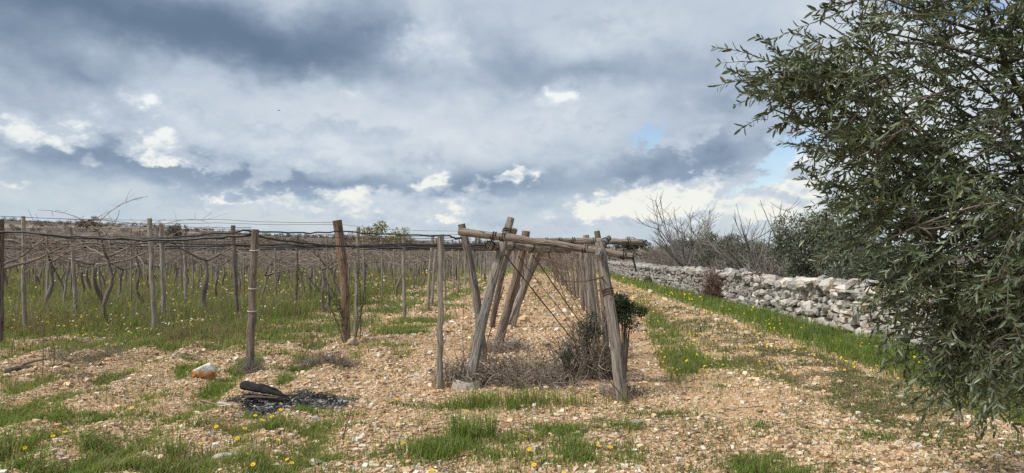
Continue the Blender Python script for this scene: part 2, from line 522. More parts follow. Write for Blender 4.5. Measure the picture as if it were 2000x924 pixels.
# olive leaf: grey-green glossy face, silvery felt underneath
M_OLIVE, g, b, o = material('olive_leaf', 0.42, 0.45)
back = Sock(g, g.node('ShaderNodeNewGeometry').outputs['Backfacing'])
face = g.attr('tint')
under = g.mix(1.0, g.mix(0.45, face, (0.20, 0.225, 0.17)), (1.25, 1.25, 1.25), 'MULTIPLY')
c = g.mix(back, face, under)
g.put(b.inputs['Base Color'], c)
t = g.node('ShaderNodeBsdfTranslucent'); g.put(t.inputs[0], g.mix(1.0, face, (1.3, 1.5, 0.5), 'MULTIPLY'))
x = g.node('ShaderNodeMixShader'); x.inputs[0].default_value = 0.12
g.t.links.new(b.outputs[0], x.inputs[1]); g.t.links.new(t.outputs[0], x.inputs[2]); g.t.links.new(x.outputs[0], o.inputs[0])

# dry-stone limestone with lichen and iron stains
M_STONE, g, b, o = material('wall_limestone', 0.92, 0.2)
tc = g.node('ShaderNodeTexCoord')
pos = Sock(g, g.node('ShaderNodeNewGeometry').outputs['Position'])
n1 = g.noise(pos, 7.0, 6.0, 0.65)
n2 = g.noise(pos, 34.0, 5.0, 0.65)
n3 = g.noise(pos, 2.6, 3.0, 0.5)
c = g.ramp(n1, [(0.25, (0.36, 0.34, 0.31)), (0.48, (0.51, 0.49, 0.455)), (0.72, (0.64, 0.615, 0.57))])
c = g.mix(g.smooth(n3, 0.52, 0.70, 0.0, 0.5), c, (0.50, 0.37, 0.24))
c = g.mix(g.smooth(n2, 0.56, 0.68, 0.0, 0.55), c, (0.16, 0.155, 0.145))
c = g.mix(1.0, c, g.ramp(objrand(g), [(0.0, (0.58, 0.58, 0.59)), (0.5, (0.90, 0.895, 0.885)), (1.0, (1.12, 1.08, 1.02))]), 'MULTIPLY')
c = g.mix(1.0, c, g.attr('tint'), 'MULTIPLY')
g.put(b.inputs['Base Color'], c)
bump(g, b, n2 * 0.6 + n1, 0.8, 0.03)

M_HOSE, g, b, o = material('black_hose', 0.5, 0.4)
b.inputs['Base Color'].default_value = (0.012, 0.012, 0.013, 1)
M_WIRE, g, b, o = material('rusty_wire', 0.7, 0.4)
g.put(b.inputs['Base Color'], g.ramp(g.noise(g.attr('grain', 'Vector'), 3.0, 3.0), [(0.35, (0.06, 0.045, 0.038)), (0.65, (0.16, 0.085, 0.05))]))
b.inputs['Metallic'].default_value = 0.3
M_CONCRETE, g, b, o = material('old_concrete', 0.95, 0.15)
n = g.noise(g.attr('grain', 'Vector'), 26.0, 6.0, 0.65)
g.put(b.inputs['Base Color'], g.ramp(n, [(0.3, (0.25, 0.225, 0.195)), (0.7, (0.52, 0.48, 0.42))]))
bump(g, b, n, 0.8, 0.02)
M_TIE, g, b, o = material('pale_tie', 0.6, 0.3)
b.inputs['Base Color'].default_value = (0.50, 0.46, 0.38, 1)

# ------------------------------------------------------------------ ground: one sheet to the horizon
def row_u(x, y): return x - 0.033 * y


PATCHES = [  # x, y, half width, half depth, blade height, density: weeds on the stony headland
    (-4.53, 6.92, .75, .32, .07, .9), (-3.54, 7.27, .34, .3, .07, .8), (-4.36, 7.8, .45, .25, .07, .7), (-4.12, 5.72, .16, .16, .26, 1.2),
    (-2.31, 6.24, .55, .30, .10, .9), (-3.26, 5.9, .40, .25, .09, .8), (-1.73, 5.4, .40, .25, .09, .8), (0.05, 7.45, .70, .18, .20, .75),
    (-1.04, 7.5, .36, .16, .07, .9), (-.35, 6.07, .16, .16, .24, 1.2), (.13, 5.75, .5, .30, .10, .6), (-.71, 5.75, .3, .25, .12, .8),
    (1.0, 6.6, .18, .15, .09, .9), (2.37, 8.4, .2, .16, .05, .7), (1.94, 5.33, .35, .25, .08, .8), (.65, 5.6, .25, .2, .1, .9),
    (-2.87, 9.9, .55, .2, .06, .9), (-4.5, 9.25, .35, .15, .06, .7), (3.99, 8.07, .6, .4, .06, .7), (5.07, 7.27, .9, .6, .10, .9),
    (-3.0, 5.2, .6, .22, .09, .8), (1.5, 7.1, .25, .12, .06, .7), (2.2, 6.6, .3, .12, .06, .6), (3.3, 6.3, .5, .2, .05, .6),
    (-5.8, 8.6, .5, .3, .07, .6), (-1.9, 8.9, .3, .15, .05, .7), (3.1, 10.2, .45, .8, .06, .7), (4.2, 6.2, .5, .25, .06, .7), (-2.55, 5.75, .2, .2, .14, 1.0),
    (-1.3, 6.6, .35, .15, .06, .6), (-2.0, 7.15, .35, .12, .08, .9), (.55, 6.35, .3, .2, .08, .7), (-4.9, 10.6, .6, .3, .07, .6), (-3.9, 11.3, .5, .25, .09, .8)]


def cover(x, y):
    """green density, blade height and dryness of the ground cover"""
    x = np.asarray(x, float); y = np.asarray(y, float)
    u = row_u(x, y)
    n = fbm(x * .9, y * .9, 3, 11); n2 = fbm(x * .28, y * .28, 2, 12); n3 = fbm(x * 2.6, y * 2.6, 2, 13)
    def band(c, w): return np.exp(-(((u - c) / w) ** 4))
    edge = 12.4 + 0.35 * np.maximum(u + 6.4, 0) ** 1.6
    meadow = sstep(-5.0 - u + (n - .5) * 3.0, 0, 1.1) * sstep(y - edge + (n - .5) * 4.5 + (n3 - .5) * 2.0, 0, 1.6)
    wall = band(5.62, .74) * sstep(y, 6.5, 9) * sstep(n3 + .45, .4, .8)
    mid = band(3.75, .85) * sstep(n3 * .6 + n * .4, .36, .6) * .75 * sstep(y, 7.0, 9.5)
    diag = np.exp(-(((u - (2.4 + .1 * (y - 12))) / .34) ** 4)) * sstep(y, 8.6, 10) * sstep(26 - y, 0, 4) * sstep(n3, .2, .5)
    left = np.exp(-(((u + 2.75) / .62) ** 4)) * sstep(y, 11.5, 13.5) * sstep(n, .36, .56)
    left2 = sstep(-3.4 - u, 0, .5) * sstep(y, 11, 12.5) * sstep(n * .6 + n3 * .4, .39, .56) * .95
    inner = np.exp(-(((u - .4) / .9) ** 4)) * sstep(y, 14, 30) * .35 * sstep(n3, .4, .7)
    beyond = sstep(u, 6.9, 7.4)
    n4 = fbm(x * 5.5, y * 5.5, 2, 14)
    far = sstep(y, 45, 80)
    g = np.zeros_like(x); h = np.zeros_like(x)
    for m, hh in ((meadow, (.20 + .34 * n) * (.35 + .65 * sstep(y - edge + (n - .5) * 2.2, .6, 4.5))), (wall, .10 + .16 * n3), (mid, .05 + .05 * n3), (diag, .11), (left, .09 + .06 * n3), (left2, .12),
                  (inner, .10), (beyond, .35), (far, .3)):
        h = np.where(m > g, hh, h); g = np.maximum(g, m)
    # weeds follow the damp bottoms of the furrows
    vall = sstep(-np.sin((x + .13 * (y - 6) + .12 * np.sin(y * .6)) * (2 * math.pi / .78)), -.1, .8) * sstep(-1.3 - u, 0, 1.2) * sstep(13 - y, 0, 3) * sstep(n * .55 + n3 * .45, .44, .60) * .95
    h = np.where(vall > g, .055 + .05 * n3, h); g = np.maximum(g, vall)
    # thin dry mat on the track between the wheel marks
    mat_ = sstep(u, 2.9, 3.5) * sstep(4.55 - u, 0, .4) * sstep(y, 5.0, 7.0) * sstep(n * .5 + n3 * .5, .34, .56) * .85
    h = np.where(mat_ > g, .04, h); g = np.maximum(g, mat_)
    for (px, py, sx, sy, ph, d) in PATCHES:
        m = d * 1.1 * np.exp(-(((x - px) / sx) ** 2 + ((y - py) / sy) ** 2) * .8) * sstep(n3, .22, .52) * (.25 + .75 * sstep(n4, .36, .60))
        h = np.where(m > g, ph, h); g = np.maximum(g, m)
    dry = np.clip(meadow * sstep(n, .44, .70) * .32 + mid * .5 + mat_ * .9 + inner * .8 + left2 * .3, 0, 1)
    return np.clip(g, 0, 1), h, dry, meadow


ASH = (-2.42, 7.75)


def ash_mask(x, y):
    n = fbm(np.asarray(x) * 4, np.asarray(y) * 4, 3, 31)
    d = np.sqrt(((x - ASH[0] + .05) / .72) ** 2 + ((y - ASH[1]) / .52) ** 2)
    return sstep(1.15 - d + (n - .5) * 1.0, 0, .35)


def furrow(x, y):
    return (x + .13 * (y - 6) + .12 * np.sin(y * .6)) * (2 * math.pi / .78)


def ground_z(x, y):
    x = np.asarray(x, float); y = np.asarray(y, float)
    u = row_u(x, y)
    z = (fbm(x * .33, y * .33, 3, 1) - .5) * .14 + (fbm(x * 1.6, y * 1.6, 3, 2) - .5) * .06
    near = sstep(60 - y, 0, 30)
    for c, w, a in ((1.75, .28, .05), (4.72, .3, .06), (3.4, .25, .03), (3.9, .5, -.035)):
        z = z - a * np.exp(-((u - c) / w) ** 2) * near * sstep(y, 4, 8)
    # shallow furrows turning across the headland on the left
    z = z + .045 * np.sin(furrow(x, y)) * sstep(-1.0 - u, 0, 1.5) * sstep(14.5 - y, 0, 3) * (.4 + fbm(x * .7, y * .7, 2, 5))
    z = z * sstep(400 - y, 0, 300)
    hill = np.maximum(7.3 - .049 * x, -1.5) * sstep(y, 85, 470) * (1 + .10 * (fbm(x * .012, y * .012, 3, 6) - .5))
    hill = hill + (fbm(x * .02, y * .02, 3, 7) - .5) * 5 * sstep(y, 150, 400)
    return z + hill


def spaced(fine0, fine1, step, far, grow):
    a = list(np.arange(fine0, fine1 + step * .5, step)); s = step
    out = a[:]
    while out[-1] < far: s *= grow; out.append(out[-1] + s)
    return out


gx = np.array(sorted(set([-v for v in spaced(0, 8, .07, 1500, 1.07)] + spaced(0, 8, .07, 1500, 1.07))))
gy = np.array(sorted(set(spaced(4.2, 14, .07, 1400, 1.045)) | set(4.2 - np.array(spaced(0, .5, .25, 60, 1.3))[1:])))
XX, YY = np.meshgrid(gx, gy)
zz = ground_z(XX, YY)
cg, ch, cd, cm = cover(XX, YY)
ash = ash_mask(XX, YY)
mb = MB()
nx, ny = len(gx), len(gy)
i = np.arange(ny - 1)[:, None] * nx; j = np.arange(nx - 1)[None]
mb.add(np.stack([XX, YY, zz], -1).reshape(-1, 3), np.stack([i + j, i + j + 1, i + nx + j + 1, i + nx + j], -1).reshape(-1, 4), None,
       np.stack([cg, cd, ash], -1).reshape(-1, 3))
M_GROUND, g, b, o = material('stony_soil', 0.95, 0.12)
pos = Sock(g, g.node('ShaderNodeNewGeometry').outputs['Position'])
gr, dr, asv = g.sep(g.attr('tint', 'Vector'))
px, py, pz = g.sep(pos)
n_a = g.noise(pos, 1.3, 6.0, 0.6); n_b = g.noise(pos, 13.0, 6.0, 0.65); n_c = g.noise(pos, 55.0, 4.0, 0.6)
vd = g.voronoi(pos, 17.0); vc = g.voronoi(pos, 17.0, out='Color')
vr, vg, vb = g.sep(vc)
soil = g.ramp(n_b * .6 + n_a * .4, [(0.25, (0.235, 0.138, 0.070)), (0.5, (0.41, 0.27, 0.155)), (0.72, (0.54, 0.395, 0.255))])
peb = g.ramp(vr, [(0.0, (0.36, 0.235, 0.14)), (0.5, (0.56, 0.42, 0.29)), (1.0, (0.68, 0.60, 0.50))])
soil = g.mix(g.smooth(vd, 0.62, 0.30) * g.smooth(vg, 0.25, 0.6) * .8, soil, peb)
soil = g.mix(1.0, soil, g.ramp(g.noise(pos, .45, 4.0, .6), [(.3, (.78, .70, .62)), (.5, (1.0, 1.0, 1.0)), (.7, (1.15, 1.12, 1.08))]), 'MULTIPLY')
green = g.ramp(n_b, [(0.3, (0.11, 0.13, 0.045)), (0.55, (0.18, 0.20, 0.07)), (0.75, (0.28, 0.25, 0.13))])
brown = g.ramp(n_b, [(0.3, (0.16, 0.12, 0.07)), (0.7, (0.33, 0.265, 0.165))])
cov = g.mix(dr, green, brown)
soil = g.mix(g.smooth(gr + (n_b - .5) * .8, 0.30, 0.75) * 0.75, soil, cov)
# far fields on the slope: ploughed earth, groves, pasture
fields = g.voronoi(g.comb(px * .011, py * .022, 0.0), 1.0, out='Color', rand=.9)
fr, fg, fb = g.sep(fields)
farcol = g.ramp(fr, [(0.0, (0.12, 0.10, 0.085)), (0.3, (0.15, 0.12, 0.105)), (0.60, (0.30, 0.185, 0.125)), (0.72, (0.14, 0.115, 0.10)), (0.92, (0.26, 0.215, 0.17))], 'CONSTANT')
farcol = g.mix(g.smooth(g.noise(pos, .25, 4.0, .6), .45, .62), farcol, (0.11, 0.095, 0.075))
soil = g.mix(g.smooth(py, 60.0, 95.0), soil, farcol)
ashc = g.ramp(g.noise(pos, 5.0, 5.0, .7) * .8 + n_c * .2, [(0.47, (0.016, 0.015, 0.015)), (0.55, (0.09, 0.09, 0.095)), (0.63, (0.40, 0.40, 0.42))])
soil = g.mix(asv, soil, ashc)
g.put(b.inputs['Base Color'], soil)
bump(g, b, (1.0 - vd) * .7 + n_b * .8 + n_c * .3, 0.9, 0.035)
ground = tag(mb.build('ground', M_GROUND, None, True), 'stony ochre ground with vehicle ruts and patches of weeds', None, None, 'structure')

# ------------------------------------------------------------------ dry-stone wall
def wall_x(y): return 6.35 + 0.033 * np.asarray(y, float)


def stone_shape(seed):
    """a rough block of 24 quads: subdivided cube, part rounded, knocked about"""
    r = np.random.default_rng(seed)
    pts, faces, idx = [], [], {}
    def vid(p):
        if p not in idx: idx[p] = len(pts); pts.append(p)
        return idx[p]
    for ax in range(3):
        for sg in (-1, 1):
            for a in (-1, 0):
                for b_ in (-1, 0):
                    quad = []
                    for (da, db) in ((0, 0), (1, 0), (1, 1), (0, 1)):
                        p = [0, 0, 0]; p[ax] = sg; p[(ax + 1) % 3] = a + da; p[(ax + 2) % 3] = b_ + db
                        quad.append(vid(tuple(p)))
                    faces.append(quad if sg > 0 else quad[::-1])
    p = np.array(pts, float)
    p = p * (0.60 + 0.40 / np.linalg.norm(p, axis=1, keepdims=True)) * np.where(np.linalg.norm(p, axis=1, keepdims=True) > 1.6, .88, 1.0)
    p += r.normal(0, .10, p.shape)
    for _ in range(3):                                     # a few flat fracture planes
        n = norm(r.normal(0, 1, (1, 3)))[0]
        d = p @ n; lim = r.uniform(.62, .85)
        p -= np.outer(np.maximum(d - lim, 0), n)
    return p, np.array(faces)


STONE_SHAPES = [stone_shape(s) for s in range(12)]
STONE_MESHES = []
for (p, f) in STONE_SHAPES:
    mb = MB(); mb.add(p, f); STONE_MESHES.append(mb.mesh('stone', M_STONE))
wall = thing('stone_wall', 'long dry-stone wall of pale limestone along the grassy track', 'wall', (float(wall_x(20)), 20, 0))
stones = []   # (x, y, z, half sizes, rotations)
def course_run():
    n = 5
    for c in range(n):
        y = 5.2 + rng.uniform(0, .2)
        while y < 64:
            w = rng.choice([.12, .17, .22, .30]) * rng.uniform(.85, 1.2) if y < 30 else rng.uniform(.2, .45)
            top = .86 + .10 * (fbm(y * .5, 0.3, 2, 51) - .5) * 2
            hc = top / n
            zc = hc * (c + .5) + rng.normal(0, .03) + float(ground_z(wall_x(y), y)) * (1 - c / n) * .6
            h = hc * rng.uniform(.72, 1.3)
            x = float(wall_x(y)) + .13 + .012 * c + rng.normal(0, .034)
            stones.append((x, y + w / 2, zc, rng.uniform(.13, .19), w * .505, h * .515, rng.normal(0, .28), rng.normal(0, .16), rng.normal(0, .22)))
            y += w * .97
    y = 5.2
    while y < 64:                                          # capping stones, heaped and uneven
        top = .86 + .10 * (float(fbm(y * .5, 0.3, 2, 51)) - .5) * 2
        for xo in (.12, .36, .60):
            w = rng.uniform(.16, .40); h = rng.uniform(.08, .20) * (1.5 if rng.random() < .15 else 1)
            stones.append((float(wall_x(y)) + xo + rng.normal(0, .05), y + rng.uniform(-.1, .1), top + h * .25 + rng.normal(0, .02),
                           rng.uniform(.12, .2), w * .58, h * .62, rng.normal(0, .22), rng.normal(0, .22), rng.uniform(-.6, .6)))
        y += rng.uniform(.2, .34)
course_run()
# a few heavier blocks on the crest
for (yy, sx, sy, sz) in ((14.1, .26, .30, .17), (13.2, .2, .2, .14), (16.6, .22, .26, .15), (17.2, .18, .16, .13), (19.6, .2, .22, .12), (15.3, .18, .2, .12)):
    stones.append((float(wall_x(yy)) + .2, yy, .93, sx, sy, sz, .1, .15, .4))
stones = np.array(stones)
def rotm(a, b_, c):
    ca, sa, cb, sb, cc, sc = math.cos(a), math.sin(a), math.cos(b_), math.sin(b_), math.cos(c), math.sin(c)
    return (np.array([[cc, -sc, 0], [sc, cc, 0], [0, 0, 1]]) @ np.array([[cb, 0, sb], [0, 1, 0], [-sb, 0, cb]])
            @ np.array([[1, 0, 0], [0, ca, -sa], [0, sa, ca]]))
vis = (stones[:, 0] / stones[:, 1] < .74)
order = np.argsort(-np.where(vis, stones[:, 4] * stones[:, 5] / stones[:, 1] ** 2 * np.where(stones[:, 0] - wall_x(stones[:, 1]) < .3, 1, .25), 0))
single = set(order[:300].tolist())
mb = MB()
for i, s in enumerate(stones):
    k = int(rng.integers(12))
    if i in single:
        o = link('stone', STONE_MESHES[k], wall)
        o.location = [s[0] - wall.location[0], s[1] - wall.location[1], s[2]]
        o.rotation_euler = s[6:9]; o.scale = s[3:6]
    else:
        p, f = STONE_SHAPES[k]
        mb.add((p * s[3:6]) @ rotm(*s[6:9]).T + s[:3], f, None, np.full(3, rng.uniform(.70, 1.12)))
tag(mb.build('rubble', M_STONE, wall), kind='stuff')
wall['kind'] = 'thing'
mb = MB()
ys = np.arange(5.0, 64.5, .5)
xs = wall_x(ys)
prof = [(.20, -.1), (.20, .70), (.56, .70), (.60, -.1)]
v = np.stack([np.stack([xs + a, ys, np.full_like(ys, z)], 1) for a, z in prof], 1)
n = len(ys); i = np.arange(n - 1)[:, None] * 4; j = np.arange(3)[None]
mb.add(v.reshape(-1, 3), np.stack([i + j, i + j + 1, i + 4 + j + 1, i + 4 + j], -1).reshape(-1, 4), None, (.55, .5, .44))
mb.build('earth_core', M_STONE, wall)

# ------------------------------------------------------------------ vineyard posts
def post_mesh(seed, h=2.2, r=.045, square=None, bend=.03, sides=9):
    q = np.random.default_rng(seed)
    z = np.linspace(-.2, h, 9)
    bx = q.normal(0, bend) ; by = q.normal(0, bend)
    pts = np.stack([bx * np.sin(z * 1.4 + q.uniform(0, 3)) + q.normal(0, .004, 9), by * np.sin(z * 1.1 + q.uniform(0, 3)) + q.normal(0, .004, 9), z], 1)
    rad = r * (1.06 - .12 * z / h) * (1 + q.normal(0, .03, 9))
    mb = MB()
    tube(mb, pts, rad, sides, (1, 1, 1), .07, True, q, square)
    return mb.mesh('vine_post', M_POST)


POSTS = [post_mesh(100 + k, 2.2, .032 + .004 * (k % 4), None, .03) for k in range(10)]
near_posts = [
    # base x, y, height, lean x, lean y (metres at the top), radius, squareness, label
    (-3.60, 9.66, 1.97, .08, 0, .048, .7, 'squared dark post with pale ties beside the orange rock'),
    (-3.04, 12.9, 2.24, -.16, 0, .080, None, 'thick brown round post with a stone at its foot'),
    (-.868, 8.47, 1.83, .006, 0, .034, .6, 'thin squared grey post just in front of the log frame'),
    (-3.02, 13.6, 2.12, .05, 0, .036, None, 'slim post close behind the thick brown post'),
    (-2.62, 17.2, 2.06, -.04, 0, .040, None, 'slim upright post between the thick brown post and the thin squared post'),
    (-2.50, 22.0, 2.10, .13, 0, .045, None, 'post leaning right, seen just beside the thin squared grey post'),
    (-4.80, 23.0, 2.20, -.05, 0, .045, None, 'slim post in the strip behind the thick brown post'),
    (-6.20, 15.9, 2.22, -.10, 0, .050, None, 'grey post at the flowery meadow edge left of the squared dark post'),
    (-7.10, 14.0, 2.32, -.10, 0, .045, None, 'tall post in the weeds carrying the upper wires'),
    (-7.90, 16.0, 2.28, -.07, 0, .048, None, 'pale post standing beside the tall post in the weeds'),
    (-9.75, 14.1, 2.38, -.03, 0, .040, None, 'thin post beside the gnarled vine at the meadow edge'),
    (-9.02, 12.4, 2.25, .02, 0, .055, None, 'dark post at the left edge of the picture'),
    (-6.20, 20.2, 2.15, .05, 0, .045, None, 'post behind the squared dark post amid yellow flowers'),
    (-8.6, 18.6, 2.15, -.08, .05, .045, None, 'leaning post among the gnarled vines of the meadow'),
]
for (x, y, h, lx, ly, r, sq, lab) in near_posts:
    z0 = float(ground_z(x, y))
    t = np.linspace(-.12, 1, 12)
    pts = np.stack([x + lx * t + rng.normal(0, .006, 12), y + ly * t + rng.normal(0, .006, 12), z0 + h * t], 1)
    if lab.startswith('thick brown'):
        pts[:, 0] += .05 * np.sin(t * 3.2)
    rad = r * (1.04 - .08 * t) * (1 + rng.normal(0, .03, 12))
    th = thing('vine_post', lab, 'post', (x, y, z0), group='vineyard posts')
    mb = MB()
    tint = (.95, .78, .62) if lab.startswith('thick brown') else ((.62, .58, .55) if 'dark' in lab else (1, 1, 1))
    tube(mb, pts, rad, 14, tint, .09, True, None, sq)
    shaft = mb.build('shaft', M_WOOD if r > .05 else M_POST, th)
    if lab.startswith('squared'):
        for f in (.445, .60, .86):
            mb = MB(); k = int(f * 11)
            a = np.linspace(0, 2 * math.pi, 15)
            c0 = pts[0] + (pts[-1] - pts[0]) * (f + .1) / 1.1
            tube(mb, np.stack([c0[0] + (r * 1.28) * np.cos(a), c0[1] + (r * 1.28) * np.sin(a), c0[2] + .012 * np.sin(a)], 1), .006, 5, cap=False)
            mb.build('tie', M_TIE, shaft)
# the grid of posts behind, rows running away from the camera
grid = []
for k in range(0, 26):
    for m in range(0, 30):
        u = -3.3 - 2.35 * k; y = 16.0 + 2.3 * m + (k % 3) * .3
        x = u + .033 * y
        x += rng.normal(0, .13); y += rng.normal(0, .2)
        if abs(x) > .86 * y: continue
        if any((x - p[0]) ** 2 + (y - p[1]) ** 2 < 1.6 for p in near_posts): continue
        grid.append((y, x, k))
grid.sort()
ORD = ['first', 'second', 'third', 'fourth', 'fifth', 'sixth', 'seventh', 'eighth', 'ninth', 'tenth', 'eleventh', 'twelfth', 'thirteenth', 'fourteenth', 'fifteenth', 'sixteenth',
       'seventeenth', 'eighteenth', 'nineteenth', 'twentieth'] + ['twenty-' + w for w in ('first', 'second', 'third', 'fourth', 'fifth', 'sixth', 'seventh', 'eighth', 'ninth')] + ['thirtieth']
rc = {}
for n, (y, x, k) in enumerate(grid[:215]):
    o = link('vine_post', POSTS[int(rng.integers(10))])
    o.location = (x, y, float(ground_z(x, y)))
    o.rotation_euler = (rng.normal(0, .035), rng.normal(0, .05) + (.14 if rng.random() < .12 else 0), rng.uniform(0, 6))
    f = rng.uniform(.9, 1.03); o.scale = (rng.uniform(.62, 1.0),) * 2 + (f,)
    rc[k] = rc.get(k, 0) + 1
    lab = 'slim grey post, %s back in the %s vine row from the log frames' % (ORD[rc[k] - 1], ORD[k])
    tag(o, lab, 'post', 'vineyard posts')
mb = MB()
rest = np.array(grid[215:])
if len(rest):
    b0 = np.stack([rest[:, 1], rest[:, 0], ground_z(rest[:, 1], rest[:, 0]) - .1], 1)
    tp = b0 + np.stack([rng.normal(0, .12, len(rest)), rng.normal(0, .1, len(rest)), rng.uniform(1.95, 2.25, len(rest))], 1)
    twigs(mb, b0, (b0 + tp) / 2 + rng.normal(0, .03, b0.shape), tp, .05, .045, 3, 6, pick([(1, 1, 1)], len(rest), .15))
    tag(mb.build('distant_posts', M_POST), 'mass of grey vine posts far down the rows', 'posts', None, 'stuff')

# ------------------------------------------------------------------ vines: gnarled trunks, arms and bare canes
def vine_proto(seed):
    q = np.random.default_rng(seed)
    root = thing('grape_vine', 'bare grape vine', 'vine')
    n = 9
    z = np.linspace(-.1, 1.25 + q.uniform(-.15, .2), n)
    lean = q.uniform(-.35, .35); ph = q.uniform(0, 6)
    pts = np.stack([lean * z / 1.2 + .06 * np.sin(z * 6 + ph), q.uniform(-.2, .2) * z + .05 * np.sin(z * 5 + ph), z], 1)
    mb = MB(); tube(mb, pts, np.linspace(.056, .034, n) * (1 + q.normal(0, .24, n)), 8, (.20, .17, .145), .22, True, q)
    mb.build('trunk', M_BARK, root, True)
    top = pts[-1]
    ends = []
    for k in range(int(q.integers(2, 4))):
        a = q.uniform(0, 6.28); L = q.uniform(.6, 1.3)
        e = top + np.array([math.cos(a) * L, math.sin(a) * L, q.uniform(.35, .65)])
        e[2] = min(e[2], 1.88)
        m = (top + e) / 2 + np.array([q.normal(0, .12), q.normal(0, .12), -.12])
        p = bez(top, m, e, 7) + q.normal(0, .012, (8, 3)); p[0] = top
        mb = MB(); tube(mb, p, np.linspace(.028, .011, 8) * (1 + q.normal(0, .1, 8)), 6, (.22, .185, .155), .2, True, q)
        mb.build('arm', M_BARK, root, True)
        ends += [p[3], p[5], p[7]]
    ends = np.array(ends)
    nc = 40
    s = ends[q.integers(len(ends), size=nc)]
    a = q.uniform(0, 6.28, nc); L = q.uniform(.4, 1.2, nc)
    e = s + np.stack([np.cos(a) * L, np.sin(a) * L, q.normal(.02, .22, nc)], 1)
    e[:, 2] = np.where(q.random(nc) < .10, s[:, 2] + q.uniform(.3, .6, nc), np.minimum(e[:, 2], 2.02))
    m = (s + e) / 2 + q.normal(0, .12, (nc, 3)); m[:, 2] += .08
    mb = MB(); twigs(mb, s, m, e, .007, .003, 5, 4, pick([(.24, .19, .165), (.30, .25, .21), (.18, .135, .115), (.38, .33, .28)], nc, .15, q))
    ns = 90
    ii = q.integers(nc, size=ns); t = q.uniform(.2, .95, (ns, 1))
    s2 = (1 - t) ** 2 * s[ii] + 2 * t * (1 - t) * m[ii] + t * t * e[ii]
    e2 = s2 + q.normal(0, .16, (ns, 3)); twigs(mb, s2, (s2 + e2) / 2 + q.normal(0, .03, (ns, 3)), e2, .0035, .0015, 3, 3, pick([(.24, .19, .15), (.17, .125, .10)], ns, .15, q))
    mb.build('canes', M_TWIG, root)
    return root


def copy_tree(o, parent=None):
    c = o.copy(); col.objects.link(c); c.parent = parent
    for ch in list(o.children): copy_tree(ch, c)
    return c


protos = [vine_proto(300 + s) for s in range(8)]
spots = [(-8.75, 15.2, 1.15, 'large gnarled dark vine with spreading arms in the weeds at the meadow front'),
         (-9.6, 13.0, 1.1, 'thick old vine with pale tangled canes at the picture edge'),
         (-7.6, 17.4, 1.05, 'forked dark vine behind the tall post in the weeds'),
         (-5.2, 19.4, 1.0, 'twisted vine near the post amid yellow flowers')]
for (y, x, k) in grid:
    if k == 0 or y > 52: continue
    spots.append((x + rng.uniform(-.6, .6), y + rng.uniform(.5, 1.6), rng.uniform(.85, 1.1), None, k))
vc = {}
for n, sp in enumerate(spots[:150]):
    pr = protos[n % 8]
    o = pr if n < 8 else copy_tree(pr)
    x, y = sp[0], sp[1]
    o.location = (x, y, float(ground_z(x, y))); o.rotation_euler = (0, 0, rng.uniform(0, 6.28)); o.scale = (sp[2],) * 3
    if sp[3]: tag(o, sp[3], 'vine', 'bare vines under the wires')
    else:
        vc[sp[4]] = vc.get(sp[4], 0) + 1
        tag(o, 'bare vine with thin canes, %s back in the %s vine row from the log frames' % (ORD[vc[sp[4]] - 1], ORD[sp[4]]), 'vine', 'bare vines under the wires')
# further back the canes and stems merge into one brown tangle
mb = MB()
nn = 3600
y = rng.uniform(30, 88, nn); k = rng.integers(0, 34, nn)
x = -3.3 - 2.35 * k + .033 * y + rng.normal(0, .5, nn)
ok = (x > -.92 * y); x, y = x[ok], y[ok]; n = len(x)
s = np.stack([x, y, rng.uniform(1.25, 1.88, n)], 1); a = rng.uniform(0, 6.28, n); L = rng.uniform(.3, 1.1, n)
e = s + np.stack([np.cos(a) * L, np.sin(a) * L, rng.normal(0, .3, n)], 1); e[:, 2] = np.minimum(e[:, 2], 2.0)
twigs(mb, s, (s + e) / 2 + rng.normal(0, .12, (n, 3)), e, .011, .006, 3, 3, pick([(.24, .19, .165), (.31, .26, .23), (.17, .135, .115)], n, .15))
n = 420
y = rng.uniform(40, 88, n); x = -3.3 - 2.35 * rng.integers(0, 34, n) + .033 * y + rng.normal(0, .4, n)
b0 = np.stack([x, y, np.zeros(n)], 1); e = b0 + np.stack([rng.normal(0, .3, n), rng.normal(0, .3, n), rng.uniform(1.2, 1.8, n)], 1)
twigs(mb, b0, (b0 + e) / 2 + rng.normal(0, .1, (n, 3)), e, .045, .025, 4, 4, pick([(.14, .115, .095), (.2, .17, .145)], n, .2))
tag(mb.build('vine_tangle', M_TWIG), 'brown tangle of bare vines and canes filling the distant rows', 'vines', None, 'stuff')

# ------------------------------------------------------------------ overhead wires and irrigation hoses
def sag(p, q_, drop, n=14):
    t = np.linspace(0, 1, n)[:, None]
    p, q_ = np.asarray(p, float), np.asarray(q_, float)
    r_ = p * (1 - t) + q_ * t
    r_[:, 2] -= drop * 4 * (t * (1 - t))[:, 0]
    return r_


def strand(name, pts, rad, mat, label, cat, group, sides=5):
    mb = MB(); tube(mb, pts, rad, sides, cap=True)
    return tag(mb.build(name, mat, None, True), label, cat, group)


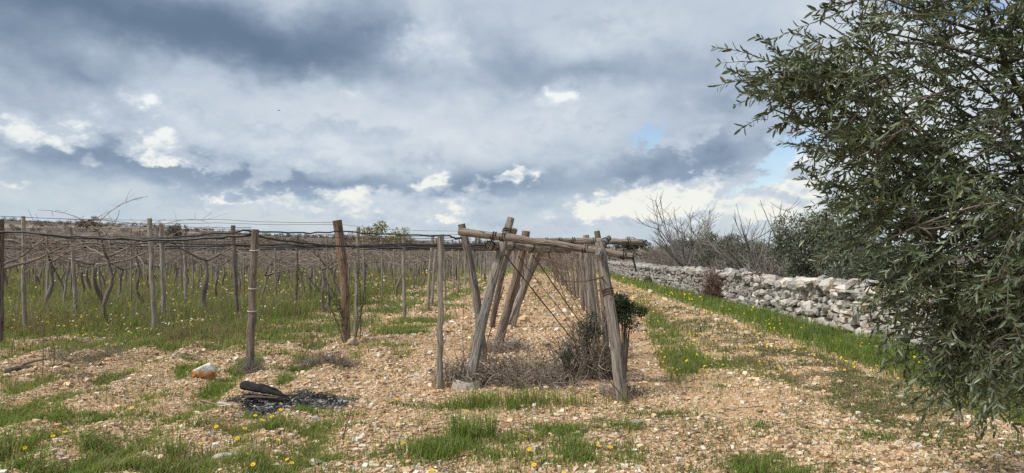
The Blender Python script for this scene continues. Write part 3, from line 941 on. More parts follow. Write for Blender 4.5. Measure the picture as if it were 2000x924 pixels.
hg = 'black irrigation hoses'
def chain(pts, drop, wob=.012):
    out = []
    for a, b_ in zip(pts[:-1], pts[1:]):
        s_ = sag(a, b_, drop * rng.uniform(.5, 1.3)); out.append(s_ if not out else s_[1:])
    out = np.concatenate(out); out[:, 2] += rng.normal(0, wob, len(out)) * .5
    return out
strand('irrigation_hose', chain([(-9.4, 11.2, 1.95), (-7.6, 10.9, 1.95), (-5.6, 10.3, 1.82), (-3.66, 9.6, 1.92), (-3.1, 12.8, 2.02), (-.9, 10.2, 1.87), (-.72, 10.4, 1.86)], .03),
       .013, M_HOSE, 'black hose running from the squared dark post over to the log frame', 'hose', hg, 6)
strand('irrigation_hose', chain([(-9.6, 10.6, 1.92), (-7.4, 10.5, 1.94), (-5.0, 9.9, 1.80), (-3.62, 9.74, 1.87)], .02), .018, M_HOSE,
       'thickest black hose drooping left of the squared dark post', 'hose', hg, 6)
strand('irrigation_hose', chain([(-3.62, 9.74, 1.87), (-2.9, 11.5, 1.74), (-1.9, 13.5, 1.78), (-.2, 14.2, 1.80), (1.2, 14.0, 1.78)], .03), .016, M_HOSE,
       'black hose passing low behind the thick brown post', 'hose', hg, 6)
strand('irrigation_hose', chain([(-10.2, 14.2, 1.86), (-7.1, 14.2, 1.84), (-4.8, 14.4, 1.80), (-2.3, 14.6, 1.82), (.9, 14.8, 1.80)], .03), .015, M_HOSE,
       'black hose in the second bay behind the thick brown post', 'hose', hg, 6)
for m in range(8):
    yy = 17.0 + 2.4 * m
    strand('irrigation_hose', chain([(-.74 * yy + 3.2 * q_, yy + rng.normal(0, .1), 1.83 + rng.normal(0, .02)) for q_ in range(int((.74 * yy + 1) / 3.2) + 1)], .04), .017, M_HOSE,
           'black hose slung across the rows in bay %s from the front' % ('three', 'four', 'five', 'six', 'seven', 'eight', 'nine', 'ten')[m], 'hose', hg, 5)
wg = 'overhead trellis wires'
for k in range(16):                                   # along the rows
    u = -3.3 - 2.35 * k
    y0 = max(13.0, -u / .74)
    pts = chain([(u + .033 * yy + rng.normal(0, .03), yy, 1.93 + rng.normal(0, .03)) for yy in np.arange(y0, 80, 6.9)], .04, .004)
    strand('trellis_wire', pts, .005, M_WIRE, 'rusty wire strung along vine row %s from the log frames' % ('one', 'two', 'three', 'four', 'five', 'six', 'seven', 'eight', 'nine', 'ten', 'eleven', 'twelve', 'thirteen', 'fourteen', 'fifteen', 'sixteen')[k], 'wire', wg, 4)
for m in range(24):                                   # across the rows
    yy = 12.6 + 1.55 * m
    pts = chain([(-.76 * yy + 2.35 * q_, yy + rng.normal(0, .05), 1.95 + rng.normal(0, .03)) for q_ in range(int((.76 * yy + .6) / 2.35) + 1)], .04, .004)
    strand('trellis_wire', pts, .005 + .002 * (m % 3 == 0), M_WIRE, 'rusty wire crossing all the vine rows, %s behind the thick brown post' % ORD[m], 'wire', wg, 4)
for n, (zl, zr, yl) in enumerate(((2.18, 1.97, 9.0), (2.10, 1.95, 9.6), (2.30, 2.24, 13.2), (2.2, 2.2, 13.0), (2.06, 1.94, 11.0))):
    end = (-3.58, 9.68, zr) if n not in (2, 3) else (-3.19, 12.9, zr - .05)
    strand('trellis_wire', chain([(-8.0 - n * .6, yl, zl), (-5.4, (yl + end[1]) / 2, (zl + zr) / 2 - .02), end], .03, .004), .0035, M_WIRE,
           'upper wire, %s of five, slanting down to the front posts' % ('first', 'second', 'third', 'fourth', 'fifth')[n], 'wire', wg, 4)
for n, (a, b_) in enumerate((((-3.19, 12.9, 2.16), (-.7, 10.5, 1.95)), ((-3.0, 13.6, 2.08), (-.75, 10.6, 1.90)), ((-3.0, 13.7, 1.80), (-.2, 12.4, 1.75)))):
    strand('trellis_wire', sag(a, b_, .04), .0035, M_WIRE, '%s wire between the thick brown post and the log frame' % ('upper', 'middle', 'lowest')[n], 'wire', wg, 4)

# ------------------------------------------------------------------ the log frame at the head of the row
PIECE, KEEP = {}, []


def log(th, name, a, b_, r0, r1, bend=(0, 0, 0), n=14, tint=(1, 1, 1), sides=14, rough=.10, label=None):
    a, b_ = np.asarray(a, float), np.asarray(b_, float)
    p = bez(a, (a + b_) / 2 + np.asarray(bend, float) * 2, b_, n - 1) + rng.normal(0, .0045, (n, 3))
    mb = MB(); tube(mb, p, np.linspace(r0, r1, n) * (1 + rng.normal(0, .035, n)), sides, tint, rough)
    o = mb.build(name, M_WOOD, th)
    if label: o['label'] = label
    PIECE[id(p)] = o; KEEP.append(p)
    return p


def lashing(th, c, axis, r, turns=2, mat=None, wire=.006):
    axis = norm(np.asarray(axis, float)[None])[0]
    ref = np.array([0, 0, 1.0]) if abs(axis[2]) < .8 else np.array([1.0, 0, 0])
    a = norm(np.cross(axis, ref)[None])[0]; b_ = np.cross(axis, a)
    t = np.linspace(0, 2 * math.pi * turns, 14 * turns)
    p = np.asarray(c) + r * (np.cos(t)[:, None] * a + np.sin(t)[:, None] * b_) + axis * ((t / t[-1] - .5) * .03 * turns)[:, None]
    mb = MB(); tube(mb, p, wire, 5, cap=False)
    mb.build('lashing', mat or M_HOSE, th)


def rope(th, name, pts, r, mat=None):
    mb = MB(); tube(mb, pts, r, 5); return mb.build(name, mat or M_WIRE, th)


fr = thing('log_frame', 'weathered log frame of leaning posts lashed to crossbeams at the row head', 'trellis frame', (.3, 9.0, 0))
GZ = lambda x, y: float(ground_z(x, y))
legA = log(fr, 'post', (-0.529, 8.468, -0.12), (-0.013, 9.15, 2.072), .068, .052, (-.05, 0, -.02), label='bent grey post standing in a concrete collar')
legB = log(fr, 'post', (-0.429, 10.534, -0.12), (-0.741, 10.4, 2.053), .066, .056, (.05, 0, 0), label='post leaning left with pale right edge')
legC = log(fr, 'post', (-0.301, 12.164, -0.12), (0.244, 12.0, 2.001), .080, .070, (.03, 0, 0), tint=(.82, .72, .62), label='thick brown post leaning right')
legD = log(fr, 'post', (-0.448, 15.396, -0.12), (0.064, 14.6, 2.131), .062, .058, (-.06, 0, 0))
legR1 = log(fr, 'post', (1.21, 7.671, -0.12), (1.025, 8.25, 1.738), .066, .052, (.02, 0, 0), tint=(1.08, 1.06, 1.03), label='bleached post nearest the track')
legR3 = log(fr, 'post', (1.488, 11.008, -0.12), (1.327, 11.0, 1.968), .052, .047, (.02, 0, 0), tint=(.85, .78, .7))
legR2 = log(fr, 'post', (1.535, 12.875, -0.12), (1.359, 12.9, 1.947), .064, .058, (-.02, 0, 0))
b1 = log(fr, 'beam', (-0.67, 8.95, 1.893), (1.438, 8.35, 1.576), .050, .040, (0, 0, .012), 20, (1.05, 1.0, .94), label='long front crossbeam sloping down to the track')
b2 = log(fr, 'beam', (0.0, 11.0, 1.808), (2.004, 10.9, 1.79), .050, .048, (0, 0, .01), 20, label='level rear crossbeam reaching past the last post')
b3 = log(fr, 'beam', (-0.285, 8.9, 1.716), (0.895, 11.2, 1.665), .056, .048, (0, 0, .0), 14, (1.08, 1.03, .96), label='short lashed log under the front crossbeam')
b4 = log(fr, 'beam', (0.941, 7.75, 1.566), (1.464, 10.6, 1.847), .042, .040, (0, 0, .05), 12, label='log end pointing at the track side, tied over the crossbeams')
b5 = log(fr, 'beam', (0.257, 11.8, 1.66), (1.507, 12.2, 1.689), .045, .045, (0, 0, .02), 10, (.9, .85, .8))
for f in (.22, .29, .78, .95): lashing(PIECE[id(b1)], b1[int(f * 19)], b1[-1] - b1[0], .056 if f < .5 else .049)
for f in (.08, .3, .42, .52, .68, .93): lashing(PIECE[id(b2)], b2[int(f * 19)], b2[-1] - b2[0], .056)
for f in (.05, .25, .5, .72): lashing(PIECE[id(b3)], b3[int(f * 13)], b3[-1] - b3[0], .062 - .01 * f)
for f in (.3, .45, .6): lashing(PIECE[id(b4)], b4[int(f * 11)], b4[-1] - b4[0], .048)
lashing(PIECE[id(legR1)], legR1[9], legR1[-1] - legR1[0], .064, 3, M_WIRE)
lashing(PIECE[id(legA)], legA[12], legA[-1] - legA[0], .062, 2)
lashing(PIECE[id(legC)], legC[12], legC[-1] - legC[0], .080, 2)
rope(fr, 'guy_wire', sag((0.334, 11.5, 1.6), (1.566, 15.396, 0), 0), .012)
rope(fr, 'guy_wire', sag((-0.169, 9.3, 1.688), (1.142, 12.875, 0), 0), .010)
rope(fr, 'guy_wire', sag((0.103, 11.8, 1.574), (1.377, 13.934, 0), .02), .007)
rope(fr, 'guy_wire', sag((1.404, 10.5, 1.348), (2.204, 15.396, 0), .02), .008)
rope(fr, 'guy_wire', sag((-0.126, 10.8, 1.106), (-0.455, 12.031, 0), .0), .009)
rope(fr, 'tie_wire', sag((1.035, 8.0, 1.344), (0.642, 13.0, 1.26), .10), .009)
rope(fr, 'hook', bez((1.426, 8.35, 1.6), (1.441, 8.33, 1.509), (1.466, 8.3, 1.401), 5), .012, M_HOSE)
mb = MB()
c0 = np.array((-0.542, 8.468, 0))
a = np.arange(12) * math.pi / 6
for (r0, z0, r1, z1) in ((.20, -.05, .17, .10),):
    v = np.concatenate([np.stack([c0[0] + r0 * np.cos(a), c0[1] + r0 * np.sin(a), np.full(12, z0)], 1), np.stack([c0[0] + r1 * np.cos(a), c0[1] + r1 * np.sin(a), z1 + rng.normal(0, .012, 12)], 1),
                        np.stack([c0[0] + .11 * np.cos(a), c0[1] + .11 * np.sin(a), np.full(12, z1 - .02)], 1)])
    j = np.arange(12); j2 = (j + 1) % 12
    v[:, 2] += GZ(c0[0], c0[1])
    mb.add(v, np.concatenate([np.stack([j, j2, 12 + j2, 12 + j], 1), np.stack([12 + j, 12 + j2, 24 + j2, 24 + j], 1)]), None, (1, 1, 1))
mb.build('concrete_collar', M_CONCRETE, PIECE[id(legA)])

# the frames that follow down the row
fg = 'log frames down the row'
for n in range(18):
    y = 15.6 + 2.2 * n + rng.normal(0, .2); u0 = .033 * y
    near = 'that stands %s behind the first one' % ORD[n]
    th = thing('row_frame', 'leaning posts and crossbar of the log frame %s' % near, 'trellis frame', (u0, y, 0), group=fg)
    bx = u0 - .62 + rng.normal(0, .08); tx = u0 + .28 + rng.normal(0, .1)
    log(th, 'post', (bx, y, GZ(bx, y) - .1), (tx, y + rng.normal(0, .1), 1.93), .058, .05, (rng.normal(0, .03), 0, 0), 8, (.9, .85, .8), 9)
    if n % 2 == 0: log(th, 'post', (bx - .15, y + .6, GZ(bx, y) - .1), (tx + .1, y + .5, 1.9), .06, .05, (0, 0, 0), 8, (1, 1, 1), 8)
    else: log(th, 'post', (bx + .1, y + .3, GZ(bx, y) - .1), (bx + .05, y + .3, 1.95), .06, .05, (.04, 0, 0), 8, (1, 1, 1), 8)
    rx = u0 + 1.42 + rng.normal(0, .08)
    log(th, 'post', (rx, y, GZ(rx, y) - .1), (rx - rng.uniform(.1, .4), y, 1.95), .058, .05, (0, 0, 0), 8, (.95, .92, .88), 9)
    if n % 3 == 0: log(th, 'post', (rx + .18, y + .9, GZ(rx, y) - .1), (rx - .05, y + .9, 1.9), .062, .055, (0, 0, 0), 8, (.9, .86, .8), 8)
    log(th, 'crossbar', (u0 - .5, y, 1.88 + rng.normal(0, .03)), (u0 + 1.6, y + .1, 1.86 + rng.normal(0, .03)), .045, .04, (0, 0, .01), 8, (1, 1, 1), 8)
    rope(th, 'guy_wire', sag((tx, y, 1.85), (u0 + 1.2 + rng.normal(0, .15), y - .3, .02), 0), .008)
    nc = 60
    s = np.stack([u0 + rng.uniform(-.6, 1.6, nc), y + rng.uniform(-1.2, 1.2, nc), rng.uniform(1.2, 1.9, nc)], 1)
    e = s + rng.normal(0, .45, (nc, 3)); e[:, 2] = np.minimum(e[:, 2], 2.0)
    if n > 1:
        mb = MB(); twigs(mb, s, (s + e) / 2 + rng.normal(0, .1, (nc, 3)), e, .008, .004, 4, 3, pick([(.22, .165, .14), (.30, .245, .21), (.15, .11, .09)], nc, .15)); mb.build('canes', M_TWIG, th)

# ------------------------------------------------------------------ dry scrub and evergreen shrubs under the frame
def scrub(name, label, cx, cy, rx, ry, h, n, pal, leafpal=None, nleaf=0, leaf=(.02, .008), r0=.006, cat='shrub', lift=0.0, group=None, upright=.5):
    th = thing(name, label, cat, (cx, cy, GZ(cx, cy)), group=group)
    a = rng.uniform(0, 6.28, n); q = np.sqrt(rng.random(n))
    bx = cx + np.cos(a) * q * rx * .75; by = cy + np.sin(a) * q * ry * .75
    s = np.stack([bx, by, ground_z(bx, by) - .02 + lift * rng.random(n)], 1)
    d = rng.normal(0, 1, (n, 3)); d[:, 2] = np.abs(d[:, 2]) + upright; d = norm(d)
    L = rng.uniform(.35, 1.0, n) * h * (1.25 - .55 * q)
    e = s + d * L[:, None] * np.array([rx / max(h, .3) * .8, ry / max(h, .3) * .8, 1.0]); e[:, 2] = np.maximum(e[:, 2], s[:, 2] + .03)
    m = (s + e) / 2 + rng.normal(0, .12 * h, (n, 3)); m[:, 2] += .08 * h
    mb = MB(); twigs(mb, s, m, e, r0, r0 * .4, 5, 4, pick(pal, n, .18))
    n2 = int(n * 2.6)
    i2 = rng.integers(n, size=n2); t = rng.uniform(.25, 1, (n2, 1))
    s2 = (1 - t) ** 2 * s[i2] + 2 * t * (1 - t) * m[i2] + t * t * e[i2]
    e2 = s2 + rng.normal(0, .16 * h + .04, (n2, 3)); e2[:, 2] = np.maximum(e2[:, 2], s2[:, 2] - .1)
    m2 = (s2 + e2) / 2 + rng.normal(0, .03, (n2, 3))
    twigs(mb, s2, m2, e2, r0 * .5, r0 * .22, 3, 3, pick(pal, n2, .18))
    mb.build('twigs', M_TWIG, th)
    if nleaf:
        k = rng.integers(n2, size=nleaf); t = rng.uniform(.2, 1, (nleaf, 1))
        p = (1 - t) ** 2 * s2[k] + 2 * t * (1 - t) * m2[k] + t * t * e2[k]
        mb = MB(); leaves(mb, p, rng.normal(0, 1, (nleaf, 3)) + np.array([0, 0, .5]), rng.normal(0, 1, (nleaf, 3)), rng.uniform(.7, 1.3, nleaf) * leaf[0], rng.uniform(.7, 1.3, nleaf) * leaf[1], pick(leafpal, nleaf, .2))
        tag(mb.build('foliage', M_SHRUB, th), kind='stuff')
    return th


DRY = [(.23, .18, .145), (.31, .255, .21), (.16, .125, .10), (.40, .35, .29, .7)]
DGREEN = [(.030, .048, .020), (.042, .064, .027), (.058, .078, .038), (.022, .034, .016)]
OLIVEG = [(.10, .11, .055), (.07, .085, .04), (.15, .14, .08)]
scrub('dry_shrub', 'low dry thorny scrub around the bent grey post', -.55, 8.75, .50, .45, .50, 170, DRY, OLIVEG, 900, (.022, .007))
scrub('dry_shrub', 'brown dry scrub in the middle under the log frame', .25, 8.75, .75, .65, .50, 340, DRY, OLIVEG, 1400, (.03, .006))
scrub('dry_shrub', 'tall dark thorny scrub behind the bleached post', 1.05, 9.3, .58, .50, .84, 300, [(.18, .14, .11), (.25, .205, .165), (.13, .10, .08), (.34, .29, .24, .6)], DGREEN, 1300, (.024, .010), .007)
scrub('dry_shrub', 'sparse dry scrub at the foot of the bleached post', 1.25, 7.9, .32, .25, .22, 120, DRY, None, 0)
scrub('dry_shrub', 'dry grey brush at the foot of the thick brown post leaning right', -.1, 11.6, .5, .4, .35, 160, DRY, OLIVEG, 300, (.02, .007))
scrub('dry_shrub', 'low grey brushwood between the two front vine posts', -2.75, 10.35, .65, .4, .22, 240, [(.24, .20, .16), (.3, .26, .21), (.16, .13, .10)], None, 0)
scrub('dry_shrub', 'grey dry tuft at the foot of the squared dark post', -3.55, 9.6, .2, .2, .28, 110, [(.27, .24, .20), (.2, .17, .14)], None, 0, r0=.004)
scrub('dry_shrub', 'thin dry brush on the stony headland at the picture edge', -6.3, 10.4, .7, .45, .30, 130, [(.24, .20, .16), (.17, .135, .11)], None, 0, r0=.004)
scrub('dry_shrub', 'dry brush tangled among stones by the dark dead branch', -5.3, 8.9, .6, .3, .12, 120, [(.2, .165, .135), (.15, .12, .1)], None, 0, r0=.004)


def leafy_ball(name, label, c, rad, n, pal, leaf, stems=14, cat='shrub', mat=None, clumps=10):
    th = thing(name, label, cat, (c[0], c[1], GZ(c[0], c[1])))
    base = np.array([c[0], c[1], GZ(c[0], c[1])])
    cc = np.array(c) + rng.normal(0, .55, (clumps, 3)) * np.array(rad)
    cr = rng.uniform(.32, .55, clumps)
    k = rng.integers(clumps, size=n)
    d = norm(rng.normal(0, 1, (n, 3))); q = rng.random((n, 1)) ** .5
    p = cc[k] + d * q * cr[k][:, None] * np.array(rad)
    mb = MB(); leaves(mb, p, d + rng.normal(0, .5, (n, 3)), rng.normal(0, 1, (n, 3)) + np.array([0, 0, .6]), rng.uniform(.7, 1.3, n) * leaf[0], rng.uniform(.7, 1.3, n) * leaf[1], pick(pal, n, .22))
    tag(mb.build('foliage', mat or M_SHRUB, th), kind='stuff')
    e = cc[rng.integers(clumps, size=stems)] + rng.normal(0, .1, (stems, 3)) * np.array(rad)
    s = base + rng.normal(0, .06, (stems, 3)) * np.array([1, 1, 0]) * max(rad)
    mb = MB(); twigs(mb, s, (s + e) / 2 + rng.normal(0, .1, (stems, 3)) * np.array(rad), e, .012 * max(rad) ** .5 * 1.6, .005, 6, 5, pick([(.13, .10, .08)], stems, .2)); mb.build('stems', M_TWIG, th)
    return th


leafy_ball('evergreen_shrub', 'dark green leafy shrub right of the bleached post', (1.41, 8.9, 0.843), (.23, .23, .17), 4800, DGREEN, (.028, .013), clumps=16)
leafy_ball('evergreen_shrub', 'small dark green shrub left of the bleached post', (1.008, 9.5, 0.654), (.17, .18, .13), 1300, DGREEN, (.026, .012))
leafy_ball('evergreen_shrub', 'slim dark green sprig in the middle of the scrub', (0.688, 8.6, 0.394), (.07, .08, .16), 500, DGREEN, (.03, .008))

# wild shoots climbing beside the thick brown post
th = thing('wild_shoots', 'thin leafy dark shoots growing up beside the thick brown post', 'plant', (-3.15, 12.8, GZ(-3.15, 12.8)))
s = np.array([[-3.05, 12.75, 0], [-3.0, 12.8, 0], [-2.92, 13.1, 0], [-2.85, 13.2, 0], [-3.02, 12.75, .3]]); e = np.array([[-3.95, 12.9, 1.35], [-3.55, 12.9, 1.25], [-2.72, 13.1, 1.5], [-2.95, 13.2, 1.62], [-3.45, 12.7, 1.0]])
m = (s + e) / 2 + np.array([[.22, 0, .2]] * 2 + [[.12, 0, .1]] * 2 + [[.1, 0, .1]])
mb = MB(); twigs(mb, s, m, e, .010, .004, 8, 5, (.10, .085, .065)); mb.build('stems', M_TWIG, th)
n = 900; k = rng.integers(5, size=n); t = rng.uniform(.15, 1, (n, 1))
p = (1 - t) ** 2 * s[k] + 2 * t * (1 - t) * m[k] + t * t * e[k]
mb = MB(); leaves(mb, p + rng.normal(0, .025, (n, 3)), rng.normal(0, 1, (n, 3)), rng.normal(0, 1, (n, 3)), .032, .014, pick(DGREEN + [(.09, .12, .05)], n, .2)); tag(mb.build('foliage', M_SHRUB, th), kind='stuff')

# lone dry stalks standing up from the stones
for (x, y, h, lab) in ((-5.95, 8.9, .62, 'lone dry stalk standing on the headland near the dark dead branch'), (-5.75, 8.7, .55, 'second dry stalk beside the lone stalk on the headland'), (-1.5, 6.2, .40, 'bent dry stalk right of the ash patch'),
                       (-3.2, 10.6, .85, 'long dry stem leaning between the two front vine posts'), (-2.35, 11.6, .6, 'thin dry stem behind the front vine posts'), (-.62, 9.3, .95, 'rusty brown stem beside the thin squared grey post'), (-.52, 9.2, .8, 'second rusty stem beside the thin squared grey post'), (1.28, 7.6, .55, 'dark bent twig crossing the foot of the bleached post')):
    th = thing('dry_stalk', lab, 'stalk', (x, y, GZ(x, y)), group='dry stalks')
    s = np.array([[x, y, GZ(x, y) - .02]]); e = s + np.array([[rng.normal(0, .1) + (.5 if 'leaning' in lab else (-.35 if 'crossing' in lab else 0)), rng.normal(0, .1), h]])
    mb = MB(); twigs(mb, s, (s + e) / 2 + rng.normal(0, .05, (1, 3)), e, .006, .003, 7, 5, (.12, .085, .065)); mb.build('stem', M_TWIG, th)
    t = np.linspace(.3, .95, 7)[:, None]; s2 = s * (1 - t) + e * t; e2 = s2 + rng.normal(0, .07, (7, 3)) + np.array([0, 0, .06])
    for q in range(7):
        mb = MB(); twigs(mb, s2[q:q + 1], (s2 + e2)[q:q + 1] / 2, e2[q:q + 1], .003, .0015, 3, 3, (.15, .11, .08)); mb.build('side_twig', M_TWIG, th)

# ------------------------------------------------------------------ loose rocks, dead wood and the burnt patch
def rock(name, label, x, y, s, seed, tint, rot=(0, 0, 0), cat='rock', mat=None, detail=2):
    p, f = stone_shape(seed)
    mb = MB(); mb.add(p * np.array(s), f, None, tint)
    o = mb.build(name, mat or M_STONE)
    o.location = (x, y, GZ(x, y) + s[2] * .55); o.rotation_euler = rot
    return tag(o, label, cat)


M_ROCK, g, b, o = material('stained_rock', 0.9, 0.2)
pos = g.attr('grain', 'Vector'); px, py, pz = g.sep(pos)
nn_ = g.noise(pos, 9.0, 5.0, .6); n2_ = g.noise(pos, 40.0, 4.0, .6)
f_ = g.smooth(pz * 5.0 + px * 2.0 + (nn_ - .5) * 1.6, .05, .35)
c_ = g.mix(f_, g.ramp(nn_, [(.3, (.38, .16, .06)), (.7, (.62, .36, .17))]), g.ramp(n2_, [(.3, (.56, .52, .45)), (.7, (.78, .75, .69))]))
g.put(b.inputs['Base Color'], c_); bump(g, b, n2_ + nn_, .7, .02)
rock('rock', 'orange-stained rock with a white top near the squared dark post', -3.92, 8.95, (.15, .12, .125), 41, (1, 1, 1), (.1, -.35, .5), mat=M_ROCK)
rock('rock', 'brownish stone wedged at the foot of the thick brown post', -2.88, 12.75, (.10, .09, .085), 42, (.72, .6, .5), (.2, .1, .4))
rock('rock', 'flat grey stone lying by the weeds at the bottom edge', -2.24, 5.58, (.13, .06, .03), 43, (.85, .85, .86), (0, .05, .2))
rock('rock', 'pale stone among the roots of the thick brown post leaning right', .02, 12.1, (.17, .12, .08), 44, (1.05, 1.0, .95), (.1, 0, .3))
rock('rock', 'ochre stone by the brown post leaning right', .28, 16.4, (.13, .12, .11), 45, (1.1, .82, .5), (0, .2, .1))
rock('rock', 'white stone half sunk left of the log frame', -1.92, 6.9, (.05, .042, .032), 46, (1.0, .97, .92), (.3, .2, .1))
rock('rock', 'white stone on the track right of the bleached post', 1.2, 6.75, (.07, .055, .025), 47, (1.05, 1.0, .94), (.1, .1, .9))
rock('rock', 'pale flat stone beside the ash patch', -3.05, 7.42, (.06, .05, .025), 48, (1.15, 1.12, 1.08), (.1, .1, .2))
rock('rock', 'small white stone left of the bottom-centre weeds', -1.55, 5.55, (.045, .04, .03), 49, (1.0, .97, .92), (.4, .1, 1.2))

th = thing('burnt_log', 'charred forked log lying in the ash patch', 'log', (-2.95, 7.95, GZ(-2.95, 7.95)))
z0 = GZ(-2.9, 7.95)
CH = (.022, .019, .017)
mb = MB(); tube(mb, bez((-3.06, 8.0, z0 + .13), (-2.85, 7.95, z0 + .10), (-2.50, 7.82, z0 + .035), 9) + rng.normal(0, .006, (10, 3)), np.array([.045, .055, .052, .050, .044, .042, .034, .028, .020, .010]), 12, CH, .20)
tr = mb.build('charred_trunk', M_CHAR, th)
mb = MB(); tube(mb, bez((-2.93, 8.03, z0 + .10), (-2.80, 8.06, z0 + .14), (-2.64, 8.04, z0 + .03), 6) + rng.normal(0, .006, (7, 3)), np.linspace(.030, .010, 7), 9, CH, .3)
mb.build('charred_fork', M_CHAR, th)
mb = MB(); tube(mb, bez((-2.97, 7.86, z0 + .02), (-2.8, 7.76, z0 + .05), (-2.58, 7.74, z0 + .035), 6), np.linspace(.018, .008, 7), 8, (.10, .085, .07), .3)
mb.build('grey_branch', M_CHAR, th)
th = thing('burnt_stick', 'pale half-burnt stick at the left edge of the ash', 'stick', (-3.28, 7.62, GZ(-3.28, 7.62)))
mb = MB(); z0 = GZ(-3.25, 7.62); tube(mb, bez((-3.38, 7.68, z0 + .05), (-3.25, 7.63, z0 + .05), (-3.12, 7.55, z0 + .015), 5), np.linspace(.016, .010, 6), 8, (.8, .7, .58), .15); mb.build('shaft', M_POST, th)
mb = MB(); n = 2600
n = 1100; x = ASH[0] + rng.normal(0, .42, n); y = ASH[1] + rng.normal(0, .28, n); ok = ash_mask(x, y) > .25; x, y = x[ok], y[ok]; n = len(x)
cube = np.array([[sx, sy, sz] for sz in (-1, 1) for sy in (-1, 1) for sx in (-1, 1)], float); CQ = np.array([[0, 2, 3, 1], [4, 5, 7, 6], [0, 1, 5, 4], [2, 6, 7, 3], [0, 4, 6, 2], [1, 3, 7, 5]])
sz = rng.uniform(.002, .008, (n, 1, 1)) * np.array([1.3, .9, .6]) * rng.uniform(.6, 1.4, (n, 1, 3))
v = cube[None] * sz * (1 + rng.normal(0, .2, (n, 8, 3))); a = rng.uniform(0, 6.28, n)
v = np.stack([v[..., 0] * np.cos(a)[:, None] - v[..., 1] * np.sin(a)[:, None], v[..., 0] * np.sin(a)[:, None] + v[..., 1] * np.cos(a)[:, None], v[..., 2]], -1)
v += np.stack([x, y, ground_z(x, y) + .006], 1)[:, None]
mb.add(v.reshape(-1, 3), (np.arange(n)[:, None, None] * 8 + CQ[None]).reshape(-1, 4), None, np.repeat(pick([(.02, .018, .017, 8), (.10, .10, .105, 2), (.36, .35, .34, .5)], n, .2), 8, 0))
tag(mb.build('cinders', M_CHAR), 'black and grey cinders strewn over the burnt patch', 'cinders', None, 'stuff')
th = thing('dead_branch', 'short dark dead branch lying on the headland at the left', 'branch', (-6.75, 9.7, GZ(-6.75, 9.7)))
z0 = GZ(-6.75, 9.7); mb = MB(); tube(mb, bez((-6.90, 9.62, z0 + .02), (-6.75, 9.7, z0 + .07), (-6.55, 9.76, z0 + .05), 8) + rng.normal(0, .008, (9, 3)), np.linspace(.045, .03, 9), 9, (.11, .09, .075), .3); mb.build('wood', M_BARK, th)
mb = MB(); tube(mb, bez((-6.75, 9.7, z0 + .08), (-6.6, 9.75, z0 + .16), (-6.42, 9.8, z0 + .16), 5), np.linspace(.02, .008, 6), 6, (.12, .1, .085), .2); mb.build('side_twig', M_BARK, th)

# ------------------------------------------------------------------ the olive tree leaning in from the right
CROWN = [  # centre, radii, sprays
    ((2.85, 4.0, 2.15), (1.05, 1.05, .75), 430), ((2.55, 3.8, 2.95), (1.0, .9, .50), 260), ((1.41, 3.6, 2.50), (.27, .26, .20), 34), ((1.72, 3.65, 2.48), (.34, .28, .22), 44),
    ((1.86, 3.6, 2.12), (.34, .34, .24), 52), ((2.10, 3.6, 1.78), (.40, .4, .28), 70), ((2.29, 3.5, 1.42), (.46, .5, .36), 110), ((2.40, 3.5, 1.12), (.44, .45, .28), 90), ((3.1, 3.8, 1.45), (.75, .9, .6), 240),
    ((2.85, 3.5, .98), (.42, .4, .2), 50), ((3.2, 4.6, 1.05), (.6, .6, .3), 50)]
ol = thing('olive_tree', 'large olive tree leaning in from the right with silvery narrow leaves', 'tree', (4.4, 4.6, 0))
mb = MB()
TR = bez((4.4, 4.6, -.15), (4.2, 4.5, .7), (3.95, 4.4, 1.35), 9)
tube(mb, TR + rng.normal(0, .02, (10, 3)), np.linspace(.24, .15, 10), 14, (.13, .115, .10), .18); mb.build('trunk', M_BARK, ol, True)
fork = TR[-1]
nodes = []
OB = (.105, .095, .08)
for (c, rd, n) in CROWN:
    c = np.array(c); d = c - fork
    mid = fork + d * .5 + np.array([0, .35, .18]) + rng.normal(0, .06, 3)
    p = bez(fork, mid, c, 10) + rng.normal(0, .012, (11, 3)); p[0] = fork
    mb = MB(); tube(mb, p, np.linspace(.045, .007, 11) * (1.2 if n > 150 else .6), 8, OB, .15); mb.build('branch', M_BARK, ol, True)
    nodes += list(p[3:])
    for k in range(max(2, n // 22)):
        q = norm(rng.normal(0, 1, (1, 3)))[0] * rng.uniform(.4, .9)
        e = c + q * np.array(rd); st = p[int(rng.integers(4, 10))]
        pp = bez(st, (st + e) / 2 + rng.normal(0, .06, 3) + np.array([0, 0, .05]), e, 6)
        mb2 = MB(); tube(mb2, pp, np.linspace(.012, .004, 7), 6, OB, .1); mb2.build('branchlet', M_BARK, ol, True)
        nodes += list(pp[2:])
nodes = np.array(nodes)
S, D, LN = [], [], []
for (c, rd, n) in CROWN:
    d = norm(rng.normal(0, 1, (n, 3))); q = rng.random((n, 1)) ** .42
    S.append(np.array(c) + d * q * np.array(rd))
S = np.concatenate(S); n = len(S)
out = S - np.array([3.7, 4.3, 2.1])
